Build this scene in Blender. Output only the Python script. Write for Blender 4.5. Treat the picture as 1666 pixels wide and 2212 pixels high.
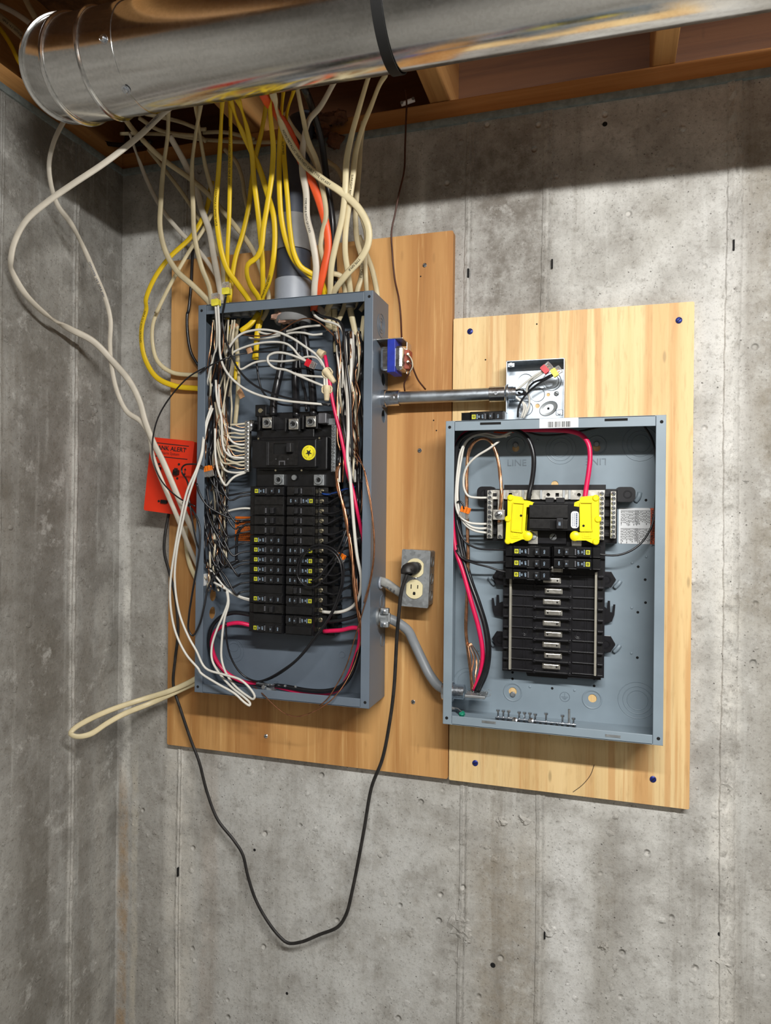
import bpy, math, random
from mathutils import Vector, Matrix
from mathutils.geometry import tessellate_polygon
random.seed(7)
for _o in list(bpy.data.objects): bpy.data.objects.remove(_o)
SC = bpy.context.scene; COL = SC.collection
H = 1.45                                   # lens height above the floor; z below is measured from the lens
# ------------------------------------------------------------------ camera
FPX, YAW, ROLL, DIST = 1532.0, .3005, .01025, 1.3354
_f = Vector((-math.sin(YAW), math.cos(YAW), 0)); _r = Vector((math.cos(YAW), math.sin(YAW), 0)); _u = Vector((0, 0, 1))
_r, _u = math.cos(ROLL)*_r + math.sin(ROLL)*_u, -math.sin(ROLL)*_r + math.cos(ROLL)*_u
cd = bpy.data.cameras.new('camera'); cam = bpy.data.objects.new('camera', cd); COL.objects.link(cam)
cd.sensor_fit = 'HORIZONTAL'; cd.sensor_width = 36; cd.lens = FPX*36/1666; cd.clip_start = .01
M = Matrix((_r, _u, -_f)).transposed().to_4x4(); M.translation = Vector((0, -DIST, H)); cam.matrix_world = M
SC.camera = cam
# ------------------------------------------------------------------ world, lamps, exposure
wd = bpy.data.worlds.new('world'); SC.world = wd; wd.use_nodes = True
wd.node_tree.nodes['Background'].inputs[0].default_value = (.92, .96, 1, 1)
wd.node_tree.nodes['Background'].inputs[1].default_value = .34
def lamp(name, loc, power, radius, col=(1, 1, 1), typ='POINT', size=None, aim=None):
    l = bpy.data.lights.new(name, typ); l.energy = power; l.color = col
    o = bpy.data.objects.new(name, l); COL.objects.link(o); o.location = loc
    if typ == 'POINT': l.shadow_soft_size = radius
    else:
        l.shape = 'RECTANGLE'; l.size, l.size_y = size
        o.rotation_euler = (Vector(aim)-Vector(loc)).to_track_quat('-Z', 'Y').to_euler()
    return o
lamp('tube_light', (.45, -1.42, H+.70), 44, 0, (1, .99, .962), 'AREA', (1.2, .05), (.45, -.3, H-.75))
lamp('fill_strip', (.5, -2.7, H+.77), 7, 0, (1, .985, .96), 'AREA', (1.2, .16), (.3, -2.5, 0))  # added fill, no known fixture: ambient light and streaks on the duct
lamp('fill_strip.001', (.9, -3.7, H+.77), 5.5, 0, (1, .985, .96), 'AREA', (1.2, .16), (.6, -3.4, 0))  # second added fill, deeper in the room
SC.view_settings.view_transform = 'Standard'; SC.view_settings.look = 'None'
SC.view_settings.gamma = 1; SC.view_settings.use_curve_mapping = False
SC.view_settings.exposure = 0.0
# ------------------------------------------------------------------ materials
def srgb(r, g, b):
    return tuple(((c/255)/12.92 if c <= 10 else ((c/255+.055)/1.055)**2.4) for c in (r, g, b))
class NT:
    def __init__(s, name):
        s.m = bpy.data.materials.new(name); s.m.use_nodes = True; s.t = s.m.node_tree
        s.b = s.t.nodes['Principled BSDF']; s.co = None
    def n(s, typ, ins=None, **kw):
        nd = s.t.nodes.new(typ)
        for k, v in kw.items(): setattr(nd, k, v)
        for k, v in (ins or {}).items():
            if hasattr(v, 'links') or isinstance(v, bpy.types.NodeSocket): s.t.links.new(v, nd.inputs[k])
            else: nd.inputs[k].default_value = v
        return nd
    def coords(s, scale=(1, 1, 1)):
        if s.co is None: s.co = s.n('ShaderNodeTexCoord').outputs['Object']
        if scale == (1, 1, 1): return s.co
        return s.n('ShaderNodeMapping', {'Vector': s.co, 'Scale': scale}).outputs[0]
    def noise(s, scale, detail=4, rough=.6, sc=(1, 1, 1), dist=0):
        return s.n('ShaderNodeTexNoise', {'Vector': s.coords(sc), 'Scale': scale, 'Detail': detail, 'Roughness': rough, 'Distortion': dist}).outputs['Fac']
    def vor(s, scale, sc=(1, 1, 1)):
        return s.n('ShaderNodeTexVoronoi', {'Vector': s.coords(sc), 'Scale': scale})
    def rng(s, v, a, b, c=0, d=1):
        return s.n('ShaderNodeMapRange', {'Value': v, 'From Min': a, 'From Max': b, 'To Min': c, 'To Max': d}, interpolation_type='SMOOTHSTEP').outputs[0]
    def mth(s, op, a, b=0):
        return s.n('ShaderNodeMath', {0: a, 1: b}, operation=op).outputs[0]
    def mix(s, f, a, b, mode='MIX'):
        c4 = lambda c: c if not isinstance(c, tuple) else (tuple(c)+(1,))[:4]
        nd = s.n('ShaderNodeMix', {0: f, 6: c4(a), 7: c4(b)}, data_type='RGBA', blend_type=mode); return nd.outputs[2]
    def bump(s, h, strength=.3, dist=.002):
        s.t.links.new(s.n('ShaderNodeBump', {'Height': h, 'Strength': strength, 'Distance': dist}).outputs[0], s.b.inputs['Normal'])
    def col(s, c): s.t.links.new(c, s.b.inputs['Base Color']) if not isinstance(c, tuple) else setattr(s.b.inputs['Base Color'], 'default_value', (*c, 1))
    def set(s, **kw):
        for k, v in kw.items():
            i = s.b.inputs[k]
            if isinstance(v, bpy.types.NodeSocket): s.t.links.new(v, i)
            else: i.default_value = v
def simple(name, c, rough=.5, metal=0, var=.18, vs=60, bump=0, coat=0):
    t = NT(name); nz = t.noise(vs, 3)
    t.col(t.mix(t.rng(nz, .3, .75), tuple(x*(1-var) for x in c), tuple(min(1, x*(1+var)) for x in c)))
    t.set(Roughness=rough, Metallic=metal)
    if bump: t.bump(nz, bump, .0006)
    if coat: t.set(**{'Coat Weight': coat, 'Coat Roughness': .2})
    return t.m
MT = {}
def A(px, py, s):                                         # point of the photograph at distance s from the wall
    v = _f*FPX + _r*(px-833) - _u*(py-1106); t = (DIST-s)/v.y
    return Vector((v.x*t, -s, v.z*t+H))
def concrete(name, streaks, axis=0, dark=0.):
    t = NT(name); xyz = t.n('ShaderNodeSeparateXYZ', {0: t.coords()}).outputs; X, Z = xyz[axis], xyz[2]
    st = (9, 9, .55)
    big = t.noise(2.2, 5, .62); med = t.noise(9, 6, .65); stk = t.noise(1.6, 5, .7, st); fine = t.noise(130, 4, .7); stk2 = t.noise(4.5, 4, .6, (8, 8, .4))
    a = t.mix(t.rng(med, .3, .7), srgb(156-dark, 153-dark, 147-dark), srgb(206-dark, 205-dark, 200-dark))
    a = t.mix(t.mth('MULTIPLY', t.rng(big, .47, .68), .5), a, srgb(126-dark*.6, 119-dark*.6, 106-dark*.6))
    a = t.mix(t.mth('MULTIPLY', t.rng(stk, .52, .7), .42), a, srgb(112, 104, 92))
    a = t.mix(t.mth('MULTIPLY', t.rng(stk2, .56, .74), .45), a, srgb(205, 205, 200))
    wob = t.noise(6, 6, .75, (1.6, 1.6, .5)); blot0 = t.noise(22, 6, .75)
    for (xc, w, z0, z1, c, k) in streaks:
        xx = t.mth('ADD', X, t.mth('MULTIPLY', t.mth('SUBTRACT', wob, .5), .05))
        g = t.rng(t.mth('ABSOLUTE', t.mth('SUBTRACT', xx, xc)), w*.35, w, 1, 0)
        zz = t.mth('MULTIPLY', t.rng(Z, z0+H-.06, z0+H+.08), t.rng(Z, z1+H-.1, z1+H+.1, 1, 0))
        a = t.mix(t.mth('MULTIPLY', t.mth('MULTIPLY', g, zz), t.mth('MULTIPLY', t.rng(t.mth('ADD', t.mth('MULTIPLY', med, .5), t.mth('MULTIPLY', blot0, .5)), .36, .6), k)), a, srgb(*c))
    a = t.mix(t.mth('MULTIPLY', t.rng(fine, .5, .75), .5), a, srgb(92, 87, 79))
    blot = t.noise(28, 6, .78); grit = t.noise(330, 2, .6)
    a = t.mix(t.mth('MULTIPLY', t.rng(blot, .52, .7), .45), a, srgb(104, 97, 86)); a = t.mix(t.mth('MULTIPLY', t.rng(t.noise(17, 6, .8), .54, .68), .4), a, srgb(214, 213, 208))
    a = t.mix(t.mth('MULTIPLY', t.rng(grit, .55, .75), .35), a, srgb(88, 82, 74))
    v = t.vor(82); pin = t.rng(v.outputs['Distance'], .04, .13, 1, 0)
    pick = t.rng(t.n('ShaderNodeSeparateColor', {0: v.outputs['Color']}).outputs[0], .70, .9)
    pin = t.mth('MULTIPLY', pin, pick)
    v2 = t.vor(24); pit = t.rng(v2.outputs['Distance'], .07, .17, 1, 0)
    p2 = t.n('ShaderNodeSeparateColor', {0: v2.outputs['Color']}).outputs
    pit = t.mth('MULTIPLY', pit, t.rng(p2[0], .68, .72)); lit = t.mth('MULTIPLY', pit, t.rng(p2[1], .45, .5))
    a = t.mix(t.mth('MULTIPLY', pin, .6), a, srgb(70, 64, 57)); a = t.mix(t.mth('MULTIPLY', lit, .55), a, srgb(214, 211, 204))
    v3 = t.vor(150); pin2 = t.mth('MULTIPLY', t.rng(v3.outputs['Distance'], .1, .24, 1, 0), t.rng(t.n('ShaderNodeSeparateColor', {0: v3.outputs['Color']}).outputs[2], .66, .7))
    a = t.mix(t.mth('MULTIPLY', pin2, .5), a, srgb(70, 64, 57))
    t.col(a); t.set(Roughness=.88)
    h = t.mth('SUBTRACT', t.mth('ADD', t.mth('MULTIPLY', fine, .25), t.mth('MULTIPLY', blot, .9)), t.mth('ADD', t.mth('MULTIPLY', pin, 1.2), t.mth('MULTIPLY', pit, 1.8)))
    t.bump(h, .8, .0024)
    return t.m
def timber(name, ca, cb, sc=(22, 22, 1.1), knots=0, extra=None, rough=.6, axis='z', ck=None, grainmix=.7):
    t = NT(name); s2 = dict(z=sc, x=(sc[2], sc[0], sc[0]), y=(sc[0], sc[2], sc[0]))[axis]
    g = t.noise(1.4, 6, .62, s2, .6); g2 = t.noise(7, 4, .6, s2, .2); big = t.noise(2.2, 3, .6, tuple(x*.12+.2 for x in s2))
    a = t.mix(t.rng(g, .32, .68), ca, cb)
    a = t.mix(t.mth('MULTIPLY', t.rng(g2, .5, .72), .45*grainmix), a, tuple(x*.62 for x in ca))
    a = t.mix(t.mth('MULTIPLY', t.rng(big, .45, .68), .55), a, tuple(x*y for x, y in zip(ca, (.86, .74, .6))))
    a = t.mix(t.mth('MULTIPLY', t.rng(t.noise(1.1, 2, .5, tuple(x*.5 for x in s2)), .52, .62), .5), a, tuple(min(1, x*1.12) for x in cb))
    fl = t.vor(30, (1.6, 1.6, .45)); pf = t.rng(t.n('ShaderNodeSeparateColor', {0: fl.outputs['Color']}).outputs[0], .8, .84)
    a = t.mix(t.mth('MULTIPLY', t.mth('MULTIPLY', t.rng(fl.outputs['Distance'], .08, .2, 1, 0), pf), .55 if knots else .2), a, tuple(x*.4 for x in ca))
    for kp, kr in (knots or []):                          # growth swirls where the board has them
        off = t.n('ShaderNodeVectorMath', {0: t.coords(), 1: kp}, operation='SUBTRACT').outputs[0]
        d = t.n('ShaderNodeVectorMath', {0: t.n('ShaderNodeMapping', {'Vector': off, 'Scale': (1, 1, .6)}).outputs[0]}, operation='LENGTH').outputs['Value']
        d = t.mth('ADD', d, t.mth('MULTIPLY', t.mth('SUBTRACT', t.noise(26, 3), .5), kr*.7))
        wv = t.mth('SINE', t.mth('MULTIPLY', d, 9.5/kr*2))
        k = t.mth('MULTIPLY', t.rng(d, kr*.55, kr, 1, 0), t.rng(wv, -.3, .9, .12, .62))
        a = t.mix(k, a, ck); a = t.mix(t.rng(d, kr*.1, kr*.3, .7, 0), a, S(150, 88, 36))
    if extra: a = extra(t, a)
    t.col(a); t.set(Roughness=rough); t.bump(g2, .25, .0008); return t.m
def galv(name, base=(.62, .64, .66), rough=.3, spang=120, bump=.04):
    t = NT(name); v = t.vor(spang); c = t.n('ShaderNodeSeparateColor', {0: v.outputs['Color']}).outputs[0]; nz = t.noise(18, 4)
    t.col(t.mix(t.rng(c, 0, 1), tuple(x*.95 for x in base), tuple(min(1, x*1.04) for x in base)))
    t.set(Metallic=1., Roughness=t.rng(t.mth('ADD', t.mth('MULTIPLY', c, .2), t.mth('MULTIPLY', nz, .8)), .2, .8, rough*.8, rough*1.25))
    t.bump(nz, bump, .0006); return t.m
S = srgb
MT['con'] = concrete('concrete_back', [
    (-.872, .05, -1.5, -.45, (206, 200, 188), .5), (-.80, .03, -1.4, -.5, (150, 120, 90), .35), (-.96, .07, -1.4, .3, (104, 96, 84), .5),
    (-.25, .05, -.3, .52, (226, 224, 220), .75), (-.06, .045, -1.5, -.6, (218, 218, 216), .6), (.01, .03, -1.5, -.55, (118, 109, 94), .55),
    (-.17, .09, -1.5, -.6, (128, 114, 92), .6), (-.18, .12, .1, .74, (84, 74, 62), .8), (-.30, .05, .05, .74, (90, 80, 70), .6),
    (.20, .03, -1.5, .4, (216, 213, 205), .7), (.255, .06, -.2, .74, (112, 102, 84), .7), (.19, .07, -.1, .55, (204, 203, 200), .55),
    (-1.012, .014, -.62, -.1, (232, 230, 222), .95), (-1.02, .012, -.2, .16, (206, 204, 198), .8), (-1.02, .016, -1.5, -.62, (166, 134, 92), .75), (-.99, .012, -1.5, -.55, (214, 206, 188), .5), (-.45, .22, -1.5, -.55, (200, 201, 199), .55), (-.7, .18, -1.5, -.5, (186, 186, 183), .5), (.08, .12, -1.5, -.8, (206, 206, 202), .5), (.34, .1, -1.5, .3, (120, 112, 98), .5)])
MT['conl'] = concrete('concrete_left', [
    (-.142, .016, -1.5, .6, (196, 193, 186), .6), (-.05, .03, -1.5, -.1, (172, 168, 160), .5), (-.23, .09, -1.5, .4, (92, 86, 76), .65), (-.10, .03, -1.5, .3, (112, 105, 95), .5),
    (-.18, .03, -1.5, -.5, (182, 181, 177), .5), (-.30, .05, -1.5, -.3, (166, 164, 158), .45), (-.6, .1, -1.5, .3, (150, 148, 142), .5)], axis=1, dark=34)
MT['confl'] = concrete('concrete_floor', [], 0, 8)
def stain(t, a):                                          # jagged tide line of an old water stain, darker flame grain near the foot of the board
    X, Y, Z = t.n('ShaderNodeSeparateXYZ', {0: t.coords()}).outputs
    j = t.mth('MULTIPLY', t.mth('SUBTRACT', t.noise(3, 5, .75, (14, 14, .5)), .5), .05)
    lv = t.mth('ADD', t.mth('ADD', Z, j), t.mth('MULTIPLY', X, -.12)); d = t.mth('SUBTRACT', lv, H-.386)
    xm = t.mth('MULTIPLY', t.rng(X, -.86, -.80), t.rng(X, -.50, -.42, 1, 0))
    a = t.mix(t.mth('MULTIPLY', t.mth('MULTIPLY', t.rng(t.mth('ABSOLUTE', d), .0006, .0028, 1, 0), xm), .6), a, S(84, 50, 24))
    a = t.mix(t.mth('MULTIPLY', t.mth('MULTIPLY', t.rng(d, 0, .03, 1, 0), xm), t.rng(d, -.002, .0005)), a, S(150, 96, 50))
    st = t.noise(5, 5, .7, (20, 20, .6)); return t.mix(t.mth('MULTIPLY', t.rng(st, .55, .72), .45), a, S(232, 190, 128))
def amber(t, a):                                          # amber heartwood bands of the fresh board
    X, Y, Z = t.n('ShaderNodeSeparateXYZ', {0: t.coords()}).outputs
    w = t.mth('MULTIPLY', t.mth('SUBTRACT', t.noise(2, 4, .6, (2, 2, 1.6)), .5), .09); xx = t.mth('ADD', X, w)
    a = t.mix(t.mth('MULTIPLY', t.mth('MULTIPLY', t.rng(xx, .112, .118), t.rng(Z, H-.42, H-.2)), .6), a, S(206, 150, 82))
    st = t.noise(3, 4, .6, (16, 16, .35)); lowm = t.rng(Z, H-.36, H-.2, 1, .06)
    a = t.mix(t.mth('MULTIPLY', t.mth('MULTIPLY', t.rng(st, .5, .62), lowm), .5), a, S(190, 128, 66))
    f = t.noise(60, 3, .6, (3, 3, .4)); return t.mix(t.mth('MULTIPLY', t.rng(f, .5, .75), .3), a, S(170, 128, 78))
MT['plyold'] = timber('plywood_aged', S(172, 120, 64), S(206, 158, 98), (16, 16, .8), 0, stain)
MT['plynew'] = timber('plywood_fresh', S(216, 182, 126), S(228, 200, 148), (26, 26, 1.0), [(A(1462, 1445, .018), .05), (A(1470, 1545, .018), .035), (A(1440, 1345, .018), .012)], amber, ck=S(166, 108, 54))
MT['plyedge'] = simple('plywood_edge', S(150, 116, 74), .8, 0, .35, 300)
MT['pine'] = timber('pine_sill', S(178, 122, 66), S(196, 142, 84), (26, 26, 1.2), 0, axis='x')
MT['pinej'] = timber('pine_joist', S(182, 130, 74), S(200, 150, 92), (26, 26, 1.2), 0, axis='y')
MT['osb'] = simple('subfloor_board', S(126, 88, 52), .85, 0, .4, 40, .3)
MT['rim'] = timber('rim_board', S(84, 50, 28), S(104, 66, 38), (20, 20, 1), 0, axis='x')
MT['foam'] = simple('sill_foam', S(128, 136, 134), .9, 0, .2, 80, .4)
MT['sprayfoam'] = simple('spray_foam', S(104, 68, 46), .95, 0, .4, 60, .8)
MT['pink'] = simple('insulation_wool', S(178, 140, 120), .95, 0, .35, 120, .8)
MT['galv'] = galv('galvanized_duct', (.74, .74, .73), .17, 260, .03)
MT['zinc'] = galv('zinc_plated', (.66, .69, .73), .24, 300, .03)
MT['steelbox'] = galv('galvanized_box', (.46, .51, .56), .38, 90, .05)
MT['dull'] = galv('dull_galvanized', (.40, .42, .43), .55, 160, .15)
MT['tin'] = galv('tin_plated_bar', (.72, .70, .64), .36, 200, .004)
def paint(name, c, sp=.4):
    t = NT(name); nz = t.noise(6, 4); f = t.noise(260, 2)
    t.col(t.mix(t.rng(nz, .3, .7), tuple(x*.9 for x in c), tuple(x*1.08 for x in c))); t.set(Roughness=t.rng(nz, .3, .7, .34, .46), **{'Specular IOR Level': sp})
    t.bump(f, .06, .0004); return t.m
MT['grayold'] = paint('panel_paint_aged', S(101, 112, 124)); MT['graynew'] = paint('panel_paint_new', S(132, 146, 156))
MT['black'] = simple('black_plastic', (.007, .007, .008), .28, 0, .3, 90, .03)
MT['blackd'] = simple('black_plastic_dusty', (.009, .0085, .0085), .36, 0, .55, 140, .05)
MT['tray'] = simple('black_tray_plastic', (.008, .0078, .010), .34, 0, .25, 60, .02)
MT['toggle'] = simple('toggle_plastic', (.018, .018, .02), .36, 0, .3, 200)
MT['hole'] = simple('dark_recess', (.004, .004, .004), .9)
MT['cu'] = simple('copper', (.78, .40, .22), .3, 1, .3, 90); MT['cud'] = simple('tarnished_copper', (.42, .19, .10), .42, 1, .35, 70)
MT['brass'] = simple('terminal_brass', (.66, .60, .42), .35, 1, .2, 120)
MT['wh'] = simple('white_insulation', S(214, 211, 202), .38, 0, .08, 30); MT['wha'] = simple('aged_white_insulation', S(196, 186, 162), .42, 0, .12, 25)
MT['bk'] = simple('black_insulation', (.011, .011, .013), .3, 0, .3, 40); MT['rd'] = simple('red_insulation', S(214, 26, 82), .34, 0, .12, 30)
MT['bl'] = simple('blue_insulation', S(28, 62, 130), .35)
MT['nm'] = simple('aged_cable_sheath', S(196, 182, 146), .5, 0, .16, 22, .1); MT['nmw'] = simple('white_cable_sheath', S(214, 206, 190), .48, 0, .1, 22, .08)
MT['nmc'] = simple('cream_cable_sheath', S(222, 208, 168), .46, 0, .1, 18, .08)
MT['nmg'] = simple('gray_cable_sheath', S(146, 146, 142), .5); MT['ye'] = simple('yellow_cable_sheath', S(232, 196, 30), .42, 0, .08, 20, .06)
MT['or'] = simple('orange_cable_sheath', S(238, 92, 44), .45, 0, .1, 20, .06); MT['paper'] = simple('kraft_paper', S(186, 142, 104), .9, 0, .25, 70, .3)
MT['brown'] = simple('brown_insulation', S(74, 40, 26), .45); MT['cord'] = simple('black_cord', (.02, .018, .017), .5, 0, .4, 60, .1)
MT['pvc'] = simple('gray_pvc', S(122, 122, 122), .5, 0, .1, 20); MT['pvcd'] = simple('dark_pvc', S(66, 72, 84), .5, 0, .2, 20); MT['pvcl'] = simple('light_gray_pvc', S(150, 156, 166), .42, 0, .08, 20)
MT['flex'] = simple('gray_jacket', S(132, 136, 140), .42, 0, .08, 20)
MT['ivory'] = simple('ivory_plastic', S(226, 214, 172), .35, 0, .05, 20); MT['ylw'] = simple('yellow_cover_plastic', S(242, 224, 20), .36, 0, .05, 30)
MT['alarm'] = simple('orange_red_enclosure', S(226, 52, 20), .5, 0, .06, 12); MT['ink'] = simple('black_ink', (.012, .012, .012), .6)
MT['inkg'] = simple('gray_ink', S(70, 70, 70), .6); MT['inkb'] = simple('bluish_ink', S(60, 76, 110), .6); MT['logo'] = simple('logo_yellow', S(196, 196, 46), .5)
MT['logog'] = simple('logo_green', S(176, 190, 84), .5); MT['mark'] = simple('pale_blue_print', S(176, 200, 222), .5); MT['sticker'] = simple('white_sticker', S(224, 226, 228), .5, 0, .04)
MT['sticko'] = simple('orange_sticker', S(226, 112, 30), .55); MT['stickr'] = simple('orange_red_band', S(214, 92, 52), .55); MT['sticky'] = simple('yellow_sticker', S(236, 222, 40), .5)
MT['tan'] = simple('tan_wire_nut', S(214, 198, 162), .45); MT['rednut'] = simple('red_connector', S(196, 30, 44), .3); MT['yelnut'] = simple('yellow_connector', S(226, 214, 70), .3)
MT['wago'] = simple('orange_lever', S(242, 122, 24), .4); MT['tape'] = simple('blue_tape', S(18, 44, 156), .5); MT['bluescrew'] = simple('blue_screw_head', S(32, 44, 120), .4, .4)
MT['termb'] = simple('terminal_board', S(150, 70, 48), .6); MT['clip'] = simple('white_clip', S(236, 230, 226), .4); MT['strap'] = simple('black_strap', (.005, .005, .005), .8)
MT['strip'] = simple('neutral_rail', S(196, 192, 178), .35, .6, .1, 80); MT['green'] = simple('green_screw', S(30, 140, 110), .35, .3); MT['capw'] = simple('embossed_paint', S(108, 120, 130), .4)
MT['grayp'] = simple('gray_contact', S(100, 100, 104), .4, .3)
def clearplastic():
    t = NT('clear_plastic'); t.col((.85, .83, .8)); t.set(Roughness=.12, IOR=1.45, **{'Transmission Weight': .85}); return t.m
MT['clear'] = clearplastic()
# ------------------------------------------------------------------ geometry helpers
def V(x, s, z): return Vector((x, -s, z+H))               # s = distance out from the back wall
CROPS = {0: (0, 0, 1), 1: (0, 0, 1.96), 3: (300, 180, 3.029), 4: (400, 600, 3.622), 5: (400, 1000, 3.622), 6: (0, 580, 2.087), 7: (800, 680, 3.161), 8: (940, 860, 2.836),
         9: (520, 880, 6.942), 10: (300, 930, 11.643), 11: (700, 140, 3.949), 12: (970, 1020, 3.622), 13: (1050, 1220, 5.553), 14: (970, 760, 3.471), 15: (960, 1440, 3.471), 16: (400, 860, 7.375), 17: (400, 620, 6.942), 18: (620, 620, 6.942), 19: (0, 0, 3.702)}
def AC(c, x, y, s): o = CROPS[c]; return A(o[0]+x/o[2], o[1]+y/o[2], s)
def xz(c, x, y, s): p = AC(c, x, y, s); return p.x, p.z-H
class MB:
    def __init__(s): s.v = []; s.f = []
    def add(s, vs, fs):
        o = len(s.v); s.v += [Vector(p) for p in vs]; s.f += [tuple(i+o for i in f) for f in fs]; return s
    def box(s, x0, x1, s0, s1, z0, z1):
        p = [V(x, q, z) for x in (x0, x1) for q in (s0, s1) for z in (z0, z1)]
        return s.add(p, [(0, 1, 3, 2), (4, 6, 7, 5), (0, 4, 5, 1), (2, 3, 7, 6), (0, 2, 6, 4), (1, 5, 7, 3)])
    def cyl(s, a, b, r, n=14, r2=None, cap=True):
        a, b = Vector(a), Vector(b); r2 = r if r2 is None else r2; d = (b-a).normalized()
        u = d.orthogonal().normalized(); w = d.cross(u); vs = []
        for c, rr in ((a, r), (b, r2)):
            for i in range(n): t = 2*math.pi*i/n; vs.append(c+(u*math.cos(t)+w*math.sin(t))*rr)
        fs = [(i, (i+1) % n, n+(i+1) % n, n+i) for i in range(n)]
        if cap: fs += [tuple(range(n))[::-1], tuple(range(n, 2*n))]
        return s.add(vs, fs)
    def lathe(s, a, d, prof, n=18):                       # prof: (distance along d, radius)
        a = Vector(a); d = Vector(d).normalized(); u = d.orthogonal().normalized(); w = d.cross(u); vs = []; fs = []
        for h, r in prof:
            for i in range(n): t = 2*math.pi*i/n; vs.append(a+d*h+(u*math.cos(t)+w*math.sin(t))*r)
        for k in range(len(prof)-1):
            for i in range(n): fs.append((k*n+i, k*n+(i+1) % n, (k+1)*n+(i+1) % n, (k+1)*n+i))
        fs += [tuple(range(n))[::-1], tuple(range((len(prof)-1)*n, len(prof)*n))]
        return s.add(vs, fs)
    def torus(s, c, d, R, r, n=28, m=6):
        c = Vector(c); d = Vector(d).normalized(); u = d.orthogonal().normalized(); w = d.cross(u); vs = []
        for i in range(n):
            t = 2*math.pi*i/n; e = u*math.cos(t)+w*math.sin(t)
            for j in range(m): q = 2*math.pi*j/m; vs.append(c+e*(R+r*math.cos(q))+d*r*math.sin(q))
        return s.add(vs, [(i*m+j, ((i+1) % n)*m+j, ((i+1) % n)*m+(j+1) % m, i*m+(j+1) % m) for i in range(n) for j in range(m)])
    def plate(s, loops, o, ax, ay, th):                   # 2-D outline with holes, thickened along ax x ay
        o, ax, ay = Vector(o), Vector(ax), Vector(ay); nn = ax.cross(ay).normalized()*th
        flat = [p for l in loops for p in l]; tri = tessellate_polygon([[Vector((p[0], p[1], 0)) for p in l] for l in loops]) if len(loops) > 1 else [tuple(range(len(loops[0])))]
        n = len(flat); b = [o+ax*p[0]+ay*p[1] for p in flat]; fs = [tuple(t) for t in tri]+[tuple(i+n for i in t[::-1]) for t in tri]; k = 0
        for l in loops:
            m = len(l); fs += [(k+i, k+(i+1) % m, n+k+(i+1) % m, n+k+i) for i in range(m)]; k += m
        return s.add(b+[p+nn for p in b], fs)
    def front(s, loops, x0, z0, s0, s1): return s.plate(loops, V(x0, s0, z0), (1, 0, 0), (0, 0, 1), s1-s0)   # faces the room
    def blob(s, c, rx, ry, rz, seed=0, amp=.3, nu=10, nv=7):
        rd = random.Random(seed); c = Vector(c); vs = [c+Vector((0, 0, rz))]; fs = []
        for j in range(1, nv):
            for i in range(nu):
                k = 1+rd.uniform(-amp, amp); p = math.pi*j/nv; t = 2*math.pi*i/nu
                vs.append(c+Vector((rx*math.sin(p)*math.cos(t)*k, ry*math.sin(p)*math.sin(t)*k, rz*math.cos(p)*k)))
        vs.append(c-Vector((0, 0, rz))); e = len(vs)-1
        for i in range(nu):
            fs.append((0, 1+i, 1+(i+1) % nu)); fs.append((e, e-nu+(i+1) % nu, e-nu+i))
            for j in range(nv-2): a = 1+j*nu; fs.append((a+i, a+nu+i, a+nu+(i+1) % nu, a+(i+1) % nu))
        return s.add(vs, fs)
    def sweep(s, pts, rw, rt, n=8, twist=0, closed=True):
        fr = frames(pts); m = len(pts); vs = []; fs = []
        for i, (p, t, b, q) in enumerate(fr):
            if twist: c, d = math.cos(twist), math.sin(twist); b, q = b*c+q*d, q*c-b*d
            for j in range(n): a = 2*math.pi*j/n; vs.append(p+b*math.cos(a)*rw+q*math.sin(a)*rt)
        for i in range(m-1):
            for j in range(n): fs.append((i*n+j, i*n+(j+1) % n, (i+1)*n+(j+1) % n, (i+1)*n+j))
        fs += [tuple(range(n))[::-1], tuple(range((m-1)*n, m*n))]
        return s.add(vs, fs)
    def build(s, name, mat, parent=None, smooth=False, bevel=0, label=None):
        root = parent
        while root is not None and root.parent is not None: root = root.parent
        off = root.location if root is not None else Vector((0, 0, 0))
        me = bpy.data.meshes.new(name); me.from_pydata([p-off for p in s.v], [], s.f); me.update()
        me.materials.append(MT[mat])
        if smooth: me.shade_smooth()
        o = bpy.data.objects.new(name, me); COL.objects.link(o)
        if smooth and smooth != 'full':
            me.set_sharp_from_angle(angle=math.radians(40))
        if bevel:
            b = o.modifiers.new('bevel', 'BEVEL'); b.width = bevel; b.segments = 2; b.limit_method = 'ANGLE'; b.angle_limit = .7
        if parent is not None: o.parent = parent
        if label: o['label'] = label
        return o
def frames(pts):
    out = []; m = len(pts); lastb = None
    for i in range(m):
        t = (pts[min(i+1, m-1)]-pts[max(i-1, 0)])
        t = t.normalized() if t.length > 1e-9 else Vector((0, 0, -1))
        b = t.cross(Vector((0, 1, 0)))
        if b.length < .12: b = lastb-t*lastb.dot(t) if lastb is not None else t.orthogonal()
        b.normalize()
        if lastb is not None and b.dot(lastb) < 0: b = -b
        if lastb is not None: b = (b*.5+lastb*.5); b = (b-t*b.dot(t)).normalized()
        lastb = b; out.append((pts[i], t, b, t.cross(b)))
    return out
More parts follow.
